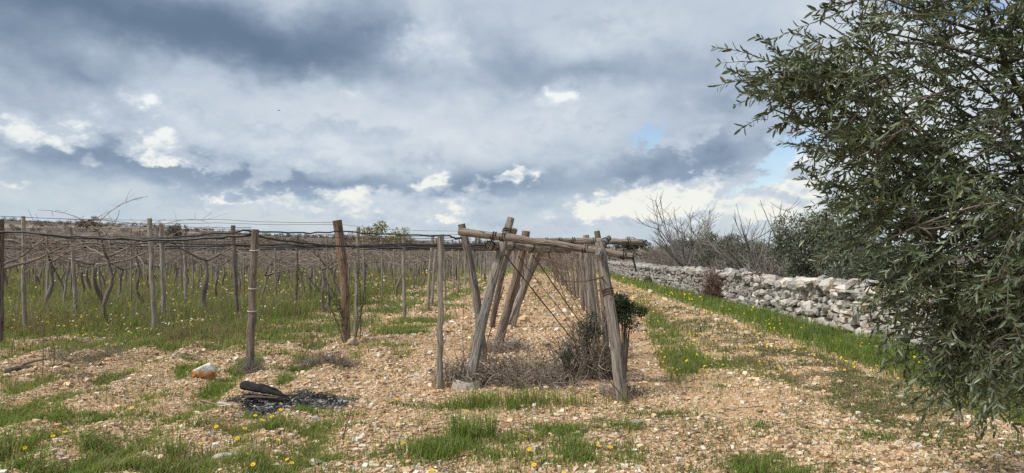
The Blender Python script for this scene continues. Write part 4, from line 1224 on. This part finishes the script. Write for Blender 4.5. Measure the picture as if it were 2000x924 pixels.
# shoots arch outwards; the lower ones hang, the upper ones lift a little
D = norm(out) * np.array([1.0, .8, .5]) + rng.normal(0, .45, (n, 3)) + np.array([0, 0, -.06]) + np.array([0, 0, -.36]) * sstep(1.9 - S[:, 2], 0, .9)[:, None]
D = norm(D); LN = rng.uniform(.22, .46, n)
E = S + D * LN[:, None] * .6; B0 = S - D * LN[:, None] * .4
MID = S + np.array([0, 0, .05]) * LN[:, None] + rng.normal(0, .025, (n, 3)); E[:, 2] -= .10 * LN
near_i = np.argmin(((B0[:, None] - nodes[None]) ** 2).sum(-1), 1)
NB = nodes[near_i]
mb = MB()
twigs(mb, B0, MID, E, .0030, .0013, 6, 4, pick([(.13, .13, .085), (.17, .16, .11), (.10, .095, .07)], n, .15))
lim = np.linalg.norm(NB - B0, axis=1) < .40
twigs(mb, NB[lim], (NB + B0)[lim] / 2 + rng.normal(0, .05, (lim.sum(), 3)), B0[lim], .005, .003, 5, 4, pick([(.12, .105, .085), (.17, .15, .12)], int(lim.sum()), .15))
mb.build('twigs', M_TWIG, ol)
# opposite pairs of narrow leaves along each shoot
T = np.linspace(.06, 1.0, 17)
P = ((1 - T) ** 2)[None, :, None] * B0[:, None] + (2 * T * (1 - T))[None, :, None] * MID[:, None] + (T ** 2)[None, :, None] * E[:, None]
TG = norm(np.gradient(P, axis=1))
side = norm(np.cross(TG, np.array([0, 0, 1.0]) + rng.normal(0, .3, (n, 1, 3)))); up2 = np.cross(side, TG)
phi = (np.arange(17) % 2 * (math.pi / 2))[None, :, None] + rng.normal(0, .4, (n, 17, 1))
lat = side * np.cos(phi) + up2 * np.sin(phi)
LP, LA, LNN = [], [], []
for sg in (-1, 1):
    ax = norm(TG * .85 + lat * sg * .75 + rng.normal(0, .32, TG.shape))
    LP.append(P); LA.append(ax); LNN.append(norm(np.cross(ax, np.cross(TG, lat * sg)) + rng.normal(0, .5, TG.shape)))
LP = np.concatenate([a.reshape(-1, 3) for a in LP]); LA = np.concatenate([a.reshape(-1, 3) for a in LA]); LNN = np.concatenate([a.reshape(-1, 3) for a in LNN])
LA[:, 2] -= .03; keep = rng.random(len(LP)) < .93
keep &= LP[:, 1] > 1.2
LP, LA, LNN = LP[keep], norm(LA[keep]), LNN[keep]
n = len(LP)
LL = rng.uniform(.030, .066, n); LW = LL * rng.uniform(.21, .29, n)
OL = [(.064, .092, .040, 4), (.090, .118, .056, 3), (.048, .068, .032, 2.5), (.125, .155, .084, 1.6), (.19, .195, .07, .4)]
LC = pick(OL, n, .18)
size = LL / LP[:, 1] * (np.abs(LP[:, 0] / LP[:, 1] - .45) < .27)
o300 = np.argsort(-size)[:300]; msk = np.ones(n, bool); msk[o300] = False
mb = MB(); leaves(mb, LP[msk], LA[msk], LNN[msk], LL[msk], LW[msk], LC[msk]); tag(mb.build('foliage', M_OLIVE, ol), kind='stuff')
from mathutils import Matrix
LEAF = []
for cpal in OL[:4]:
    mb = MB(); leaves(mb, np.zeros((1, 3)), np.array([[1.0, 0, 0]]), np.array([[0, 0, 1.0]]), 1.0, .21, np.array([cpal[:3]])); LEAF.append(mb.mesh('leaf', M_OLIVE))
for i in o300:
    a = LA[i]; s_ = norm(np.cross(a, LNN[i])[None])[0]; w_ = np.cross(s_, a)
    o = link('leaf', LEAF[int(rng.integers(4))], ol)
    L_ = LL[i]; p_ = LP[i] - np.array(ol.location)
    o.matrix_local = Matrix(((a[0] * L_, -s_[0] * L_, w_[0] * L_, p_[0]), (a[1] * L_, -s_[1] * L_, w_[1] * L_, p_[1]), (a[2] * L_, -s_[2] * L_, w_[2] * L_, p_[2]), (0, 0, 0, 1)))

# ------------------------------------------------------------------ trees and thicket behind the wall
def fig_tree(label, x, y, h, spread, seed, n_main=9):
    q = np.random.default_rng(seed)
    th = thing('bare_fig_tree', label, 'tree', (x, y, GZ(x, y)), group='bare fig trees behind the wall')
    base = np.array([x, y, GZ(x, y) - .1]); C1 = (.19, .175, .16)
    fk = base + np.array([q.normal(0, .1), 0, h * .28])
    mb = MB(); tube(mb, bez(base, base + np.array([.1, 0, h * .12]), fk, 5), np.linspace(.16, .11, 6), 8, C1, .15, True, q); mb.build('trunk', M_BARK, th, True)
    s, m, e, r = [], [], [], []
    def shoot(p, d, L, rad, lev):
        d = d / np.linalg.norm(d)
        end = p + d * L + np.array([0, 0, .22 * L])           # ends turn upwards like a candelabrum
        mid = p + d * L * .55 + np.array([0, 0, -.06 * L])
        s.append(p); m.append(mid); e.append(end); r.append(rad)
        if lev == 0: return
        k = (0, 4, 6)[lev]
        for t in q.uniform(.25, 1.0, k):
            pp = (1 - t) ** 2 * p + 2 * t * (1 - t) * mid + t * t * end
            dd = d + q.normal(0, .62, 3); dd[2] = abs(dd[2]) * .7 + .18
            shoot(pp, dd, L * q.uniform(.40, .66), rad * .55, lev - 1)
    for k in range(n_main):
        a = 2 * math.pi * k / n_main + q.uniform(-.3, .3)
        z_ = q.uniform(.35, 1.5)
        shoot(fk, np.array([math.cos(a) * spread / h, math.sin(a) * spread / h * .8, z_]), h * q.uniform(.45, .66), .034, 2)
    s, m, e, r = map(np.array, (s, m, e, r))
    big = r > .025
    mb = MB(); twigs(mb, s[big], m[big], e[big], r[big], r[big] * .55, 6, 6, C1); mb.build('branches', M_BARK, th, True)
    mb = MB(); twigs(mb, s[~big], m[~big], e[~big], np.maximum(r[~big], .009), np.maximum(r[~big] * .6, .006), 4, 4, (.22, .20, .18)); mb.build('twigs', M_TWIG, th)


fig_tree('wide bare fig tree behind the wall beyond the log frame', 8.6, 35.0, 3.5, 3.0, 21, 13)
fig_tree('smaller bare fig tree behind the wall beside the leafy olive', 8.75, 24.5, 2.7, 2.2, 22, 9)


def crown_tree(name, label, x, y, h, rad, zc, n, pal, leaf, clumps, seed, mat, group=None, trunk=.14, cat='tree'):
    q = np.random.default_rng(seed)
    z0 = GZ(x, y)
    th = thing(name, label, cat, (x, y, z0), group=group)
    cc = np.array([x, y, z0 + zc]) + np.clip(q.normal(0, .48, (clumps, 3)), -.95, .95) * np.array(rad)
    cr = q.uniform(.18, .36, clumps)
    k = q.integers(clumps, size=n); d = norm(q.normal(0, 1, (n, 3))); f = q.random((n, 1)) ** .5
    p = cc[k] + d * f * cr[k][:, None] * np.array(rad)
    p[:, 2] = np.maximum(p[:, 2], z0 + .08)
    mb = MB(); leaves(mb, p, d + q.normal(0, .6, (n, 3)), q.normal(0, 1, (n, 3)) + np.array([0, 0, .5]), q.uniform(.7, 1.3, n) * leaf[0], q.uniform(.7, 1.3, n) * leaf[1], pick(pal, n, .2, q))
    tag(mb.build('crown', mat, th), kind='stuff')
    mb = MB(); tube(mb, bez((x, y, z0 - .1), (x + .1 * h, y, z0 + zc * .4), (x, y, z0 + zc), 6), np.linspace(trunk, trunk * .5, 7), 8, (.12, .10, .085), .15, True, q); mb.build('trunk', M_BARK, th, True)
    mb = MB(); e = cc; s = np.repeat(np.array([[x, y, z0 + zc * .6]]), clumps, 0)
    twigs(mb, s, (s + e) / 2 + q.normal(0, .1, e.shape) * np.array(rad), e, trunk * .3, trunk * .08, 5, 4, (.12, .10, .085)); mb.build('branches', M_BARK, th)
    return th


GOL = [(.070, .080, .050, 3), (.095, .105, .068, 2), (.050, .058, .036, 3), (.13, .14, .09, 1)]
crown_tree('olive_bush', 'tall grey-green olive growing behind the wall beside the near olive tree', 9.1, 19.6, 3.0, (1.45, 1.4, 1.30), 1.65, 27000, GOL, (.10, .028), 60, 61, M_OLIVE)
crown_tree('olive_bush', 'dark leafy olive low behind the wall crest', 8.75, 16.6, 2.0, (1.3, 1.4, .75), 1.0, 14000, [(.045, .058, .034), (.065, .078, .046)], (.095, .028), 44, 62, M_OLIVE)
crown_tree('olive_bush', 'grey-green bush between the two bare fig trees', 9.5, 30.5, 2.6, (1.5, 1.3, 1.0), 1.35, 11000, GOL, (.11, .03), 40, 63, M_OLIVE)
crown_tree('olive_bush', 'low grey-green bush just left of the smaller fig tree', 8.9, 27.0, 2.0, (1.1, 1.4, .75), 1.15, 8000, GOL, (.10, .028), 34, 65, M_OLIVE)
crown_tree('olive_bush', 'far grey-green bush beyond the wide bare fig tree', 12.6, 44.0, 2.6, (2.2, 1.6, .8), .9, 4000, GOL, (.14, .04), 26, 64, M_OLIVE)
BR = [(.19, .16, .14), (.25, .215, .19), (.13, .105, .09), (.32, .285, .255, .5)]
for n, (y, xo, h, lab) in enumerate(((18.5, 1.9, 1.0, 'bramble thicket behind the wall under the tall olive'), (22.5, 1.5, 1.15, 'bare bramble thicket behind the wall by the smaller fig tree'), (27.0, 1.6, 1.35, 'grey bramble thicket behind the russet shrub'),
                                    (31.0, 1.7, 1.45, 'grey bramble thicket behind the wall between the fig trees'), (36.0, 1.8, 1.45, 'bramble thicket at the foot of the wide bare fig tree'), (42.0, 2.0, 1.5, 'bramble thicket beyond the wide bare fig tree'), (48.0, 2.1, 1.5, 'farthest bramble thicket along the wall'))):
    scrub('bramble', lab, float(wall_x(y)) + xo, y, 1.3, 2.6, h * 1.85, 620, BR, OLIVEG, 1300, (.05, .03), .010, 'bramble', upright=.35, group='brambles behind the wall')
scrub('russet_shrub', 'russet leafless shrub climbing over the wall', 6.95, 24.3, .38, .50, 1.45, 200, [(.16, .11, .09), (.22, .155, .125), (.12, .085, .07)], [(.17, .095, .07), (.13, .075, .06), (.22, .14, .11)], 1500, (.05, .03), .008, 'shrub', upright=.9)
scrub('wall_weed', 'dark weedy tuft growing out of the far wall', 7.55, 38.5, .3, .5, .75, 110, [(.09, .08, .05), (.13, .11, .08)], [(.05, .065, .03), (.08, .095, .045)], 700, (.05, .02), .008, 'weed')
scrub('wall_weed', 'dry grey weed at the foot of the wall in the grass', 5.95, 13.8, .3, .6, .30, 160, [(.16, .14, .10), (.10, .09, .06)], [(.07, .08, .045)], 500, (.03, .01), .004, 'weed')
th = thing('twig_bundle', 'small dark bundle of dead twigs lying on top of the wall', 'twigs', (7.35, 20.6, .95))
n = 90; s = np.array([7.25, 20.6, .97]) + rng.normal(0, 1, (n, 3)) * np.array([.16, .42, .05]); d = rng.normal(0, 1, (n, 3)) * np.array([.12, .3, .06])
mb = MB(); twigs(mb, s - d, s + rng.normal(0, .04, (n, 3)), s + d, .012, .005, 4, 4, pick([(.06, .042, .035), (.10, .07, .055)], n, .2)); mb.build('twigs', M_TWIG, th)

# ------------------------------------------------------------------ far trees on the slope
def far_pos(t, y): return t * y, y
FARP = {'dark': [(.045, .052, .034), (.06, .066, .042), (.035, .04, .028)], 'yellow': [(.22, .21, .06), (.17, .17, .05), (.27, .25, .09)], 'grey': [(.12, .11, .095), (.16, .145, .125)]}
for (t, y, h, rx, kind, lab) in ((-.187, 118, 6.8, 6.4, 'yellow', 'broad yellow-green tree beyond the vine rows'), (-.157, 128, 6.4, 3.6, 'yellow', 'small yellowish tree right of the broad yellow-green tree'), (-.475, 260, 7.5, 6.5, 'dark', 'dark round tree on the ridge left of centre'),
                                 (-.605, 330, 7.5, 8.0, 'dark', 'dark tree clump on the ridge at the far left'), (-.50, 300, 6.5, 3, 'dark', 'small dark tree on the ridge beside the dark round tree'), (-.235, 210, 6.5, 5, 'dark', 'dark tree on the slope behind the thick brown post'),
                                 (-.05, 95, 4.6, 2.2, 'grey', 'bare grey tree far behind the log frame'), (.17, 300, 6.0, 12.0, 'dark', 'dark grove edge beyond the end of the wall'), (.25, 320, 6.0, 16.0, 'dark', 'dark grove beyond the wide bare fig tree'), (.36, 300, 5.0, 18.0, 'dark', 'dark grove on the horizon behind the smaller fig tree')):
    x, y = far_pos(t, y)
    crown_tree('far_tree', lab, x, y, h, (rx * .62, rx * .5, h * .45), h * .5, 2600, FARP[kind], (rx * .055, rx * .03), 34, int(y), M_SHRUB, 'trees in the distance', .2)
mb = MB()
n = 2000
y = rng.uniform(130, 480, n); x = rng.uniform(-.85, .5, n) * y
keep = fbm(x * .02, y * .03, 2, 81) > .42; x, y = x[keep], y[keep]; n = len(x); m_ = 40
r_ = rng.uniform(.8, 1.7, n)
d = norm(rng.normal(0, 1, (n, m_, 3))) * (rng.random((n, m_, 1)) ** .4) * r_[:, None, None] * np.array([1.2, 1.2, .75])
p = np.stack([x, y, ground_z(x, y) + r_ * .8], 1)[:, None] + d
leaves(mb, p.reshape(-1, 3), rng.normal(0, 1, (n * m_, 3)), rng.normal(0, 1, (n * m_, 3)) + np.array([0, 0, .6]), .5, .32, pick([(.08, .082, .06), (.10, .10, .072), (.14, .12, .095), (.065, .068, .05)], n * m_, .2))
tag(mb.build('far_orchards', M_SHRUB), 'dark orchards and scrub covering the distant slope', 'orchards', None, 'stuff')

# ------------------------------------------------------------------ gravel on the bare ground
def scatter(n, y0, y1, power, xr=.90):
    n = int(n * 1.14)
    t = rng.random(n); k = 2 - power                      # density over depth ~ y**(1 - power)
    y = (y0 ** k + t * (y1 ** k - y0 ** k)) ** (1 / k) if abs(k) > 1e-6 else y0 * (y1 / y0) ** t
    return rng.uniform(-xr, xr, n) * y, y


mb = MB()
x, y = scatter(250000, 4.6, 46, 2.75)
cg, ch, cd, cm = cover(x, y)
nz = fbm(x * .8, y * .8, 3, 91)
keep = (rng.random(len(x)) > cg * .93) & (rng.random(len(x)) < -.10 + 1.5 * nz) & (row_u(x, y) < 6.3) & (rng.random(len(x)) > ash_mask(x, y) * .9)
uu = row_u(x, y)
keep &= rng.random(len(x)) > .55 * np.exp(-((uu - 1.9) / .38) ** 2) + .6 * np.exp(-((uu - 4.75) / .32) ** 2)
x, y = x[keep], y[keep]; n = len(x)
sz = (.0040 + .0058 * rng.random(n) ** 1.5 + .018 * rng.random(n) ** 26) * np.maximum(1, y / 7.5) ** .95
v = cube[None] * (1 + rng.normal(0, .16, (n, 8, 3))) * sz[:, None, None] * np.stack([rng.uniform(.75, 1.4, n), rng.uniform(.7, 1.2, n), rng.uniform(.6, 1.0, n)], 1)[:, None]
a = rng.uniform(0, 6.28, n); tl = rng.normal(0, .35, n)
vx, vy, vz = v[..., 0], v[..., 1], v[..., 2]
vx, vz = vx * np.cos(tl)[:, None] - vz * np.sin(tl)[:, None], vx * np.sin(tl)[:, None] + vz * np.cos(tl)[:, None]
v = np.stack([vx * np.cos(a)[:, None] - vy * np.sin(a)[:, None], vx * np.sin(a)[:, None] + vy * np.cos(a)[:, None], vz], -1)
v += np.stack([x, y, ground_z(x, y) + sz * .30], 1)[:, None]
GP = [(.585, .44, .285, 4), (.52, .368, .22, 4), (.635, .535, .405, 2.6), (.43, .278, .15, 2.6), (.69, .635, .55, .9), (.25, .165, .105, 1.6)]
mb.add(v.reshape(-1, 3), (np.arange(n)[:, None, None] * 8 + CQ[None]).reshape(-1, 4), None, np.repeat(pick(GP, n, .14), 8, 0))
tag(mb.build('gravel', M_GRAVEL), 'loose ochre and cream limestone gravel covering the bare ground', 'gravel', None, 'stuff')

# ------------------------------------------------------------------ grass, weeds and flowers
def put_blades(x, y, h, w, lean, pal, tip=None):
    blades(mb, x, y, ground_z(x, y) - .01, h, w, lean, pick(pal, len(x), .18), None if tip is None else pick(tip, len(x), .18))


GREEN = [(.145, .245, .040, 3), (.185, .29, .055, 2), (.095, .155, .032, 2), (.22, .275, .07, 1.3)]
OLV = [(.225, .265, .08, 3), (.27, .305, .10, 2), (.185, .235, .066, 2), (.31, .295, .13, 1)]
DRYG = [(.30, .24, .15, 2), (.22, .175, .115, 3), (.38, .32, .21, 1), (.16, .125, .085, 2)]
mb = MB()
x, y = scatter(430000, 4.7, 75, 2.45)
x2, y2 = scatter(260000, 4.7, 12, 2.4)
x, y = np.concatenate([x, x2]), np.concatenate([y, y2])
cg, ch, cd, cm = cover(x, y)
u = row_u(x, y)
keep = (rng.random(len(x)) < cg ** 1.1) & (ash_mask(x, y) < .4) & ((u < 6.25) | (u > 7.5))
x, y, ch, cd, cm, u = x[keep], y[keep], ch[keep], cd[keep], cm[keep], u[keep]; n = len(x)
lod = np.maximum(1, y / 9.0)
h = ch * rng.uniform(.45, 1.25, n) * np.minimum(lod, 1.3); w = rng.uniform(.005, .010, n) * lod * np.where(cm > .3, .8, 1)
isdry = rng.random(n) < cd
lush = rng.random(n) < .22 + .5 * sstep(fbm(x * .5, y * .5, 2, 95), .42, .62)
wallg = (u > 5.0) & (u < 6.3) & (rng.random(n) < .75)
isdry |= rng.random(n) < .10
for sel, pal, tip, hk in ((isdry, DRYG, DRYG, 1.15), (~isdry & (lush | wallg), GREEN, GREEN, 1.0), (~isdry & ~lush & ~wallg, OLV, OLV + DRYG[:1], 1.0)):
    put_blades(x[sel], y[sel], h[sel] * hk, w[sel], rng.uniform(.1, .9, int(sel.sum())), pal, tip)
# tufts gathered round the feet of the posts
ft = [(p[0], p[1]) for p in near_posts] + [(legA[0][0], legA[0][1]), (legB[0][0], legB[0][1]), (legC[0][0], legC[0][1]), (legR1[0][0], legR1[0][1]), (legR2[0][0], legR2[0][1]), (legR3[0][0], legR3[0][1])]
ft += [(x_, y_) for (y_, x_, k_) in grid[:60]]
for (fx, fy) in ft:
    m_ = 70; a = rng.uniform(0, 6.28, m_); q = np.abs(rng.normal(0, .13, m_)) + .04
    put_blades(fx + np.cos(a) * q, fy + np.sin(a) * q, rng.uniform(.05, .22, m_), rng.uniform(.003, .006, m_) * max(1, fy / 9), rng.uniform(.2, 1.0, m_), DRYG + OLV[:2], DRYG)
# broad low weeds: short wide leaves lying outwards
x, y = scatter(170000, 4.7, 30, 2.7)
cg, ch, cd, cm = cover(x, y)
keep = (rng.random(len(x)) < cg ** 1.5) & (ash_mask(x, y) < .4) & (row_u(x, y) < 6.2) & (fbm(x * 3, y * 3, 2, 97) > .42)
x, y = x[keep], y[keep]; lod = np.maximum(1, y / 9.0); n = len(x)
put_blades(x, y, rng.uniform(.025, .07, n) * np.minimum(lod, 1.6), rng.uniform(.008, .016, n) * lod, rng.uniform(.6, 1.5, n), [(.085, .155, .030, 2), (.12, .195, .042, 2), (.065, .105, .03, 2), (.16, .20, .065, 1)])
# stray single weeds over the bare stones
x, y = scatter(70000, 4.7, 26, 2.5)
keep = (fbm(x * 1.7, y * 1.7, 2, 99) * .5 + fbm(x * 7, y * 7, 2, 98) * .5 > .545) & (row_u(x, y) < 6.2); x, y = x[keep], y[keep]; n = len(x)
put_blades(x, y, rng.uniform(.02, .09, n), rng.uniform(.004, .008, n) * np.maximum(1, y / 9), rng.uniform(.3, 1.3, n), GREEN + OLV + DRYG)
print('grass faces', sum(len(a) for a in mb.t), 'gravel', len(x))
tag(mb.build('grass', M_GRASS), 'green and straw-coloured grass and weeds of the meadow and track edges', 'grass', None, 'stuff')
# bits of dead twig and leaf lying between the stones
mb = MB()
x, y = scatter(9000, 4.7, 22, 2.5)
keep = (fbm(x * 1.3, y * 1.3, 2, 131) > .45) & (row_u(x, y) < 6.2); x, y = x[keep], y[keep]; n = len(x)
L = rng.uniform(.015, .07, n) * np.where(rng.random(n) < .06, 3, 1); a = rng.uniform(0, 6.28, n)
d = np.stack([np.cos(a) * L, np.sin(a) * L, rng.normal(0, .006, n)], 1)
s = np.stack([x, y, ground_z(x, y) + .014], 1)
twigs(mb, s - d, s + rng.normal(0, .006, (n, 3)), s + d, .0035 * np.maximum(1, y / 9), .002 * np.maximum(1, y / 9), 2, 3, pick([(.10, .075, .055, 3), (.17, .13, .095, 2), (.06, .045, .036, 2), (.32, .26, .18, 1)], n, .2))
tag(mb.build('plant_litter', M_TWIG), 'dead twigs and leaf bits lying between the stones', 'litter', None, 'stuff')
# tall dry weed stems in the meadow
mb = MB()
x, y = scatter(9000, 12.5, 60, 2.2)
cg, ch, cd, cm = cover(x, y)
keep = (cm > .5) & (rng.random(len(x)) < .85); x, y = x[keep], y[keep]; n = len(x)
s = np.stack([x, y, ground_z(x, y)], 1); e = s + np.stack([rng.normal(0, .12, n), rng.normal(0, .12, n), rng.uniform(.35, .85, n)], 1)
twigs(mb, s, (s + e) / 2 + rng.normal(0, .03, (n, 3)), e, .003 * np.maximum(1, y / 14), .0015 * np.maximum(1, y / 14), 3, 3, pick([(.22, .18, .13), (.15, .12, .09), (.15, .15, .08), (.3, .25, .18)], n, .2))
tag(mb.build('weed_stalks', M_TWIG), 'thin dry weed stalks standing in the meadow', 'weeds', None, 'stuff')


def daisy(mb, c, r, tilt, petal, eye, n=9):
    """petals and a raised middle"""
    a0 = rng.uniform(0, 6); tx, ty = tilt
    nrm = norm(np.array([[tx, ty, 1.0]]))[0]; e1 = norm(np.cross(nrm, [0, 1, 0.0])[None])[0]; e2 = np.cross(nrm, e1)
    a = a0 + np.arange(n) * 2 * math.pi / n
    d = np.cos(a)[:, None] * e1 + np.sin(a)[:, None] * e2 + nrm * .2
    leaves(mb, np.repeat(np.array([c]), n, 0), d, np.repeat(nrm[None], n, 0), r, r * .62, np.repeat(np.array([petal]), n, 0) * (1 + rng.normal(0, .08, (n, 1))), .12)
    leaves(mb, np.repeat(np.array([np.asarray(c) + nrm * .002]), 5, 0), d[:5] * .5 + nrm * .5, np.repeat(nrm[None], 5, 0), r * .35, r * .4, np.repeat(np.array([eye]), 5, 0), .1)


YEL, YEY = (.80, .56, .02), (.72, .38, .015)
spots = [
    (-2.66, 6.36, 0.07, 'in the weed patch below the ash'), (-2.35, 6.0, 0.07, 'second in the weed patch below the ash'), (-2.39, 6.32, 0.07, 'above the weed patch below the ash'),
    (-2.51, 6.95, 0.07, 'right in front of the ash'), (-2.25, 6.46, 0.07, 'beside the ash edge'), (-2.22, 6.56, 0.07, 'next to the flower by the ash edge'),
    (-2.23, 6.81, 0.07, 'at the front rim of the ash'), (-1.94, 5.86, 0.07, 'at the right side of the weed patch below the ash'), (-2.58, 5.86, 0.07, 'left of the weed patch below the ash'),
    (-3.75, 6.95, 0.07, 'on the furrow left of the ash'), (-4.01, 6.1, 0.07, 'on a furrow at the far left'), (-3.78, 6.0, 0.07, 'beside the other flower on the left furrow'),
    (-3.94, 5.75, 0.07, 'by the tall tuft in the bottom left corner'), (-1.91, 5.19, 0.07, 'among the bottom edge weeds'), (-1.76, 5.5, 0.07, 'right of the bottom edge weeds'),
    (-1.68, 5.43, 0.07, 'farther right of the bottom edge weeds'), (-2.64, 4.95, 0.07, 'at the bottom edge, left'), (0.15, 5.88, 0.07, 'high in the centre weed patch'),
    (0.19, 5.15, 0.07, 'low in the centre weed patch'), (0.16, 5.11, 0.07, 'low in the centre weed patch, left of its twin'), (0.15, 5.55, 0.07, 'in the middle of the centre weed patch'),
    (0.69, 5.64, 0.07, 'on the stones right of the centre weed patch'), (0.78, 5.61, 0.07, 'farther right on the stones'), (-0.91, 6.08, 0.07, 'on the stones left of the centre weeds'),
    (-0.89, 5.77, 0.07, 'lower on the stones left of the centre weeds'), (-0.61, 5.09, 0.07, 'at the bottom edge left of the centre weeds'), (-1.38, 8.1, 0.07, 'near the thin squared post'),
    (-1.25, 7.57, 0.07, 'below the thin squared post'), (-0.43, 6.88, 0.07, 'in the tall grass before the log frame'), (0.35, 4.94, 0.07, 'at the bottom edge, centre'),]
labs = {}
for n, (x, y, h, where) in enumerate(spots):
    z0 = GZ(x, y); th = thing('yellow_flower', 'small yellow flower %s' % where, 'flower', (x, y, z0), group='yellow flowers near the camera')
    tx, ty = rng.normal(0, .3), rng.normal(-.35, .2)
    top = np.array([x + rng.normal(0, .02), y - .02, z0 + h])
    mb = MB(); twigs(mb, np.array([[x, y, z0 - .01]]), np.array([[x, y, z0 + h * .6]]), top[None], .0022, .0016, 4, 4, (.10, .15, .04)); mb.build('stem', M_GRASS, th)
    mb = MB(); daisy(mb, top, rng.uniform(.017, .024), (tx, ty), YEL, YEY, 10); mb.build('blossom', M_PETAL, th)
mb = MB()
x, y = scatter(15000, 7.5, 55, 2.1)
cg, ch, cd, cm = cover(x, y); u = row_u(x, y)
cl = fbm(x * .55, y * .55, 2, 121)
pr = cm * sstep(cl, .46, .66) * .7 + (np.abs(u - (2.4 + .1 * (y - 12))) < .4) * (y > 9) * (y < 26) * .2 + (np.abs(u - 3.8) < .9) * .12 * (y > 9) + (np.abs(u - 5.2) < .3) * .35 * (y > 9) * (cl > .5)
keep = (rng.random(len(x)) < pr) & (u < 6.2); x, y, ch = x[keep], y[keep], ch[keep]; n = len(x)
white = (rng.random(n) < .32) & (row_u(x, y) < -5)
for i in range(n):
    f = max(1.0, y[i] / 14)
    z = float(ground_z(x[i], y[i])) + ch[i] * rng.uniform(.7, 1.15) + .02
    r = rng.uniform(.013, .02) * f; p = np.array([x[i], y[i], z]); a = np.arange(6) * math.pi / 3
    tx, ty = rng.normal(0, .4), rng.normal(-.4, .3)
    v = np.stack([p[0] + r * np.cos(a), p[1] + r * np.sin(a), p[2] - (np.cos(a) * tx + np.sin(a) * ty) * r], 1)
    v = np.concatenate([v, [p + np.array([0, 0, .35 * r])]])
    mb.add(v, None, [[j, (j + 1) % 6, 6] for j in range(6)], (.78, .77, .72) if white[i] else np.array(YEL) * rng.uniform(.8, 1.05))
tag(mb.build('meadow_flowers', M_PETAL), 'yellow and white wildflowers dotted through the grass', 'wildflowers', None, 'stuff')

# ------------------------------------------------------------------ a bird far off under the clouds
th = thing('bird', 'tiny dark bird flying under the clouds at the left', 'bird', (-14.88, 45, 10.79))
c = np.array(th.location)
mb = MB(); tube(mb, bez(c + np.array([-.09, 0, 0]), c + np.array([0, 0, .01]), c + np.array([.10, 0, .0]), 6), np.array([.003, .014, .02, .02, .016, .009, .003]), 6, (.03, .03, .03)); mb.build('body', M_TWIG, th, True)
for sg in (-1, 1):
    mb = MB(); leaves(mb, c[None], np.array([[-.15, sg * 1.0, .35]]), np.array([[0, 0, 1.0]]),   .14, .05, np.array([[.03, .03, .03]])); mb.build('wing', M_TWIG, th)
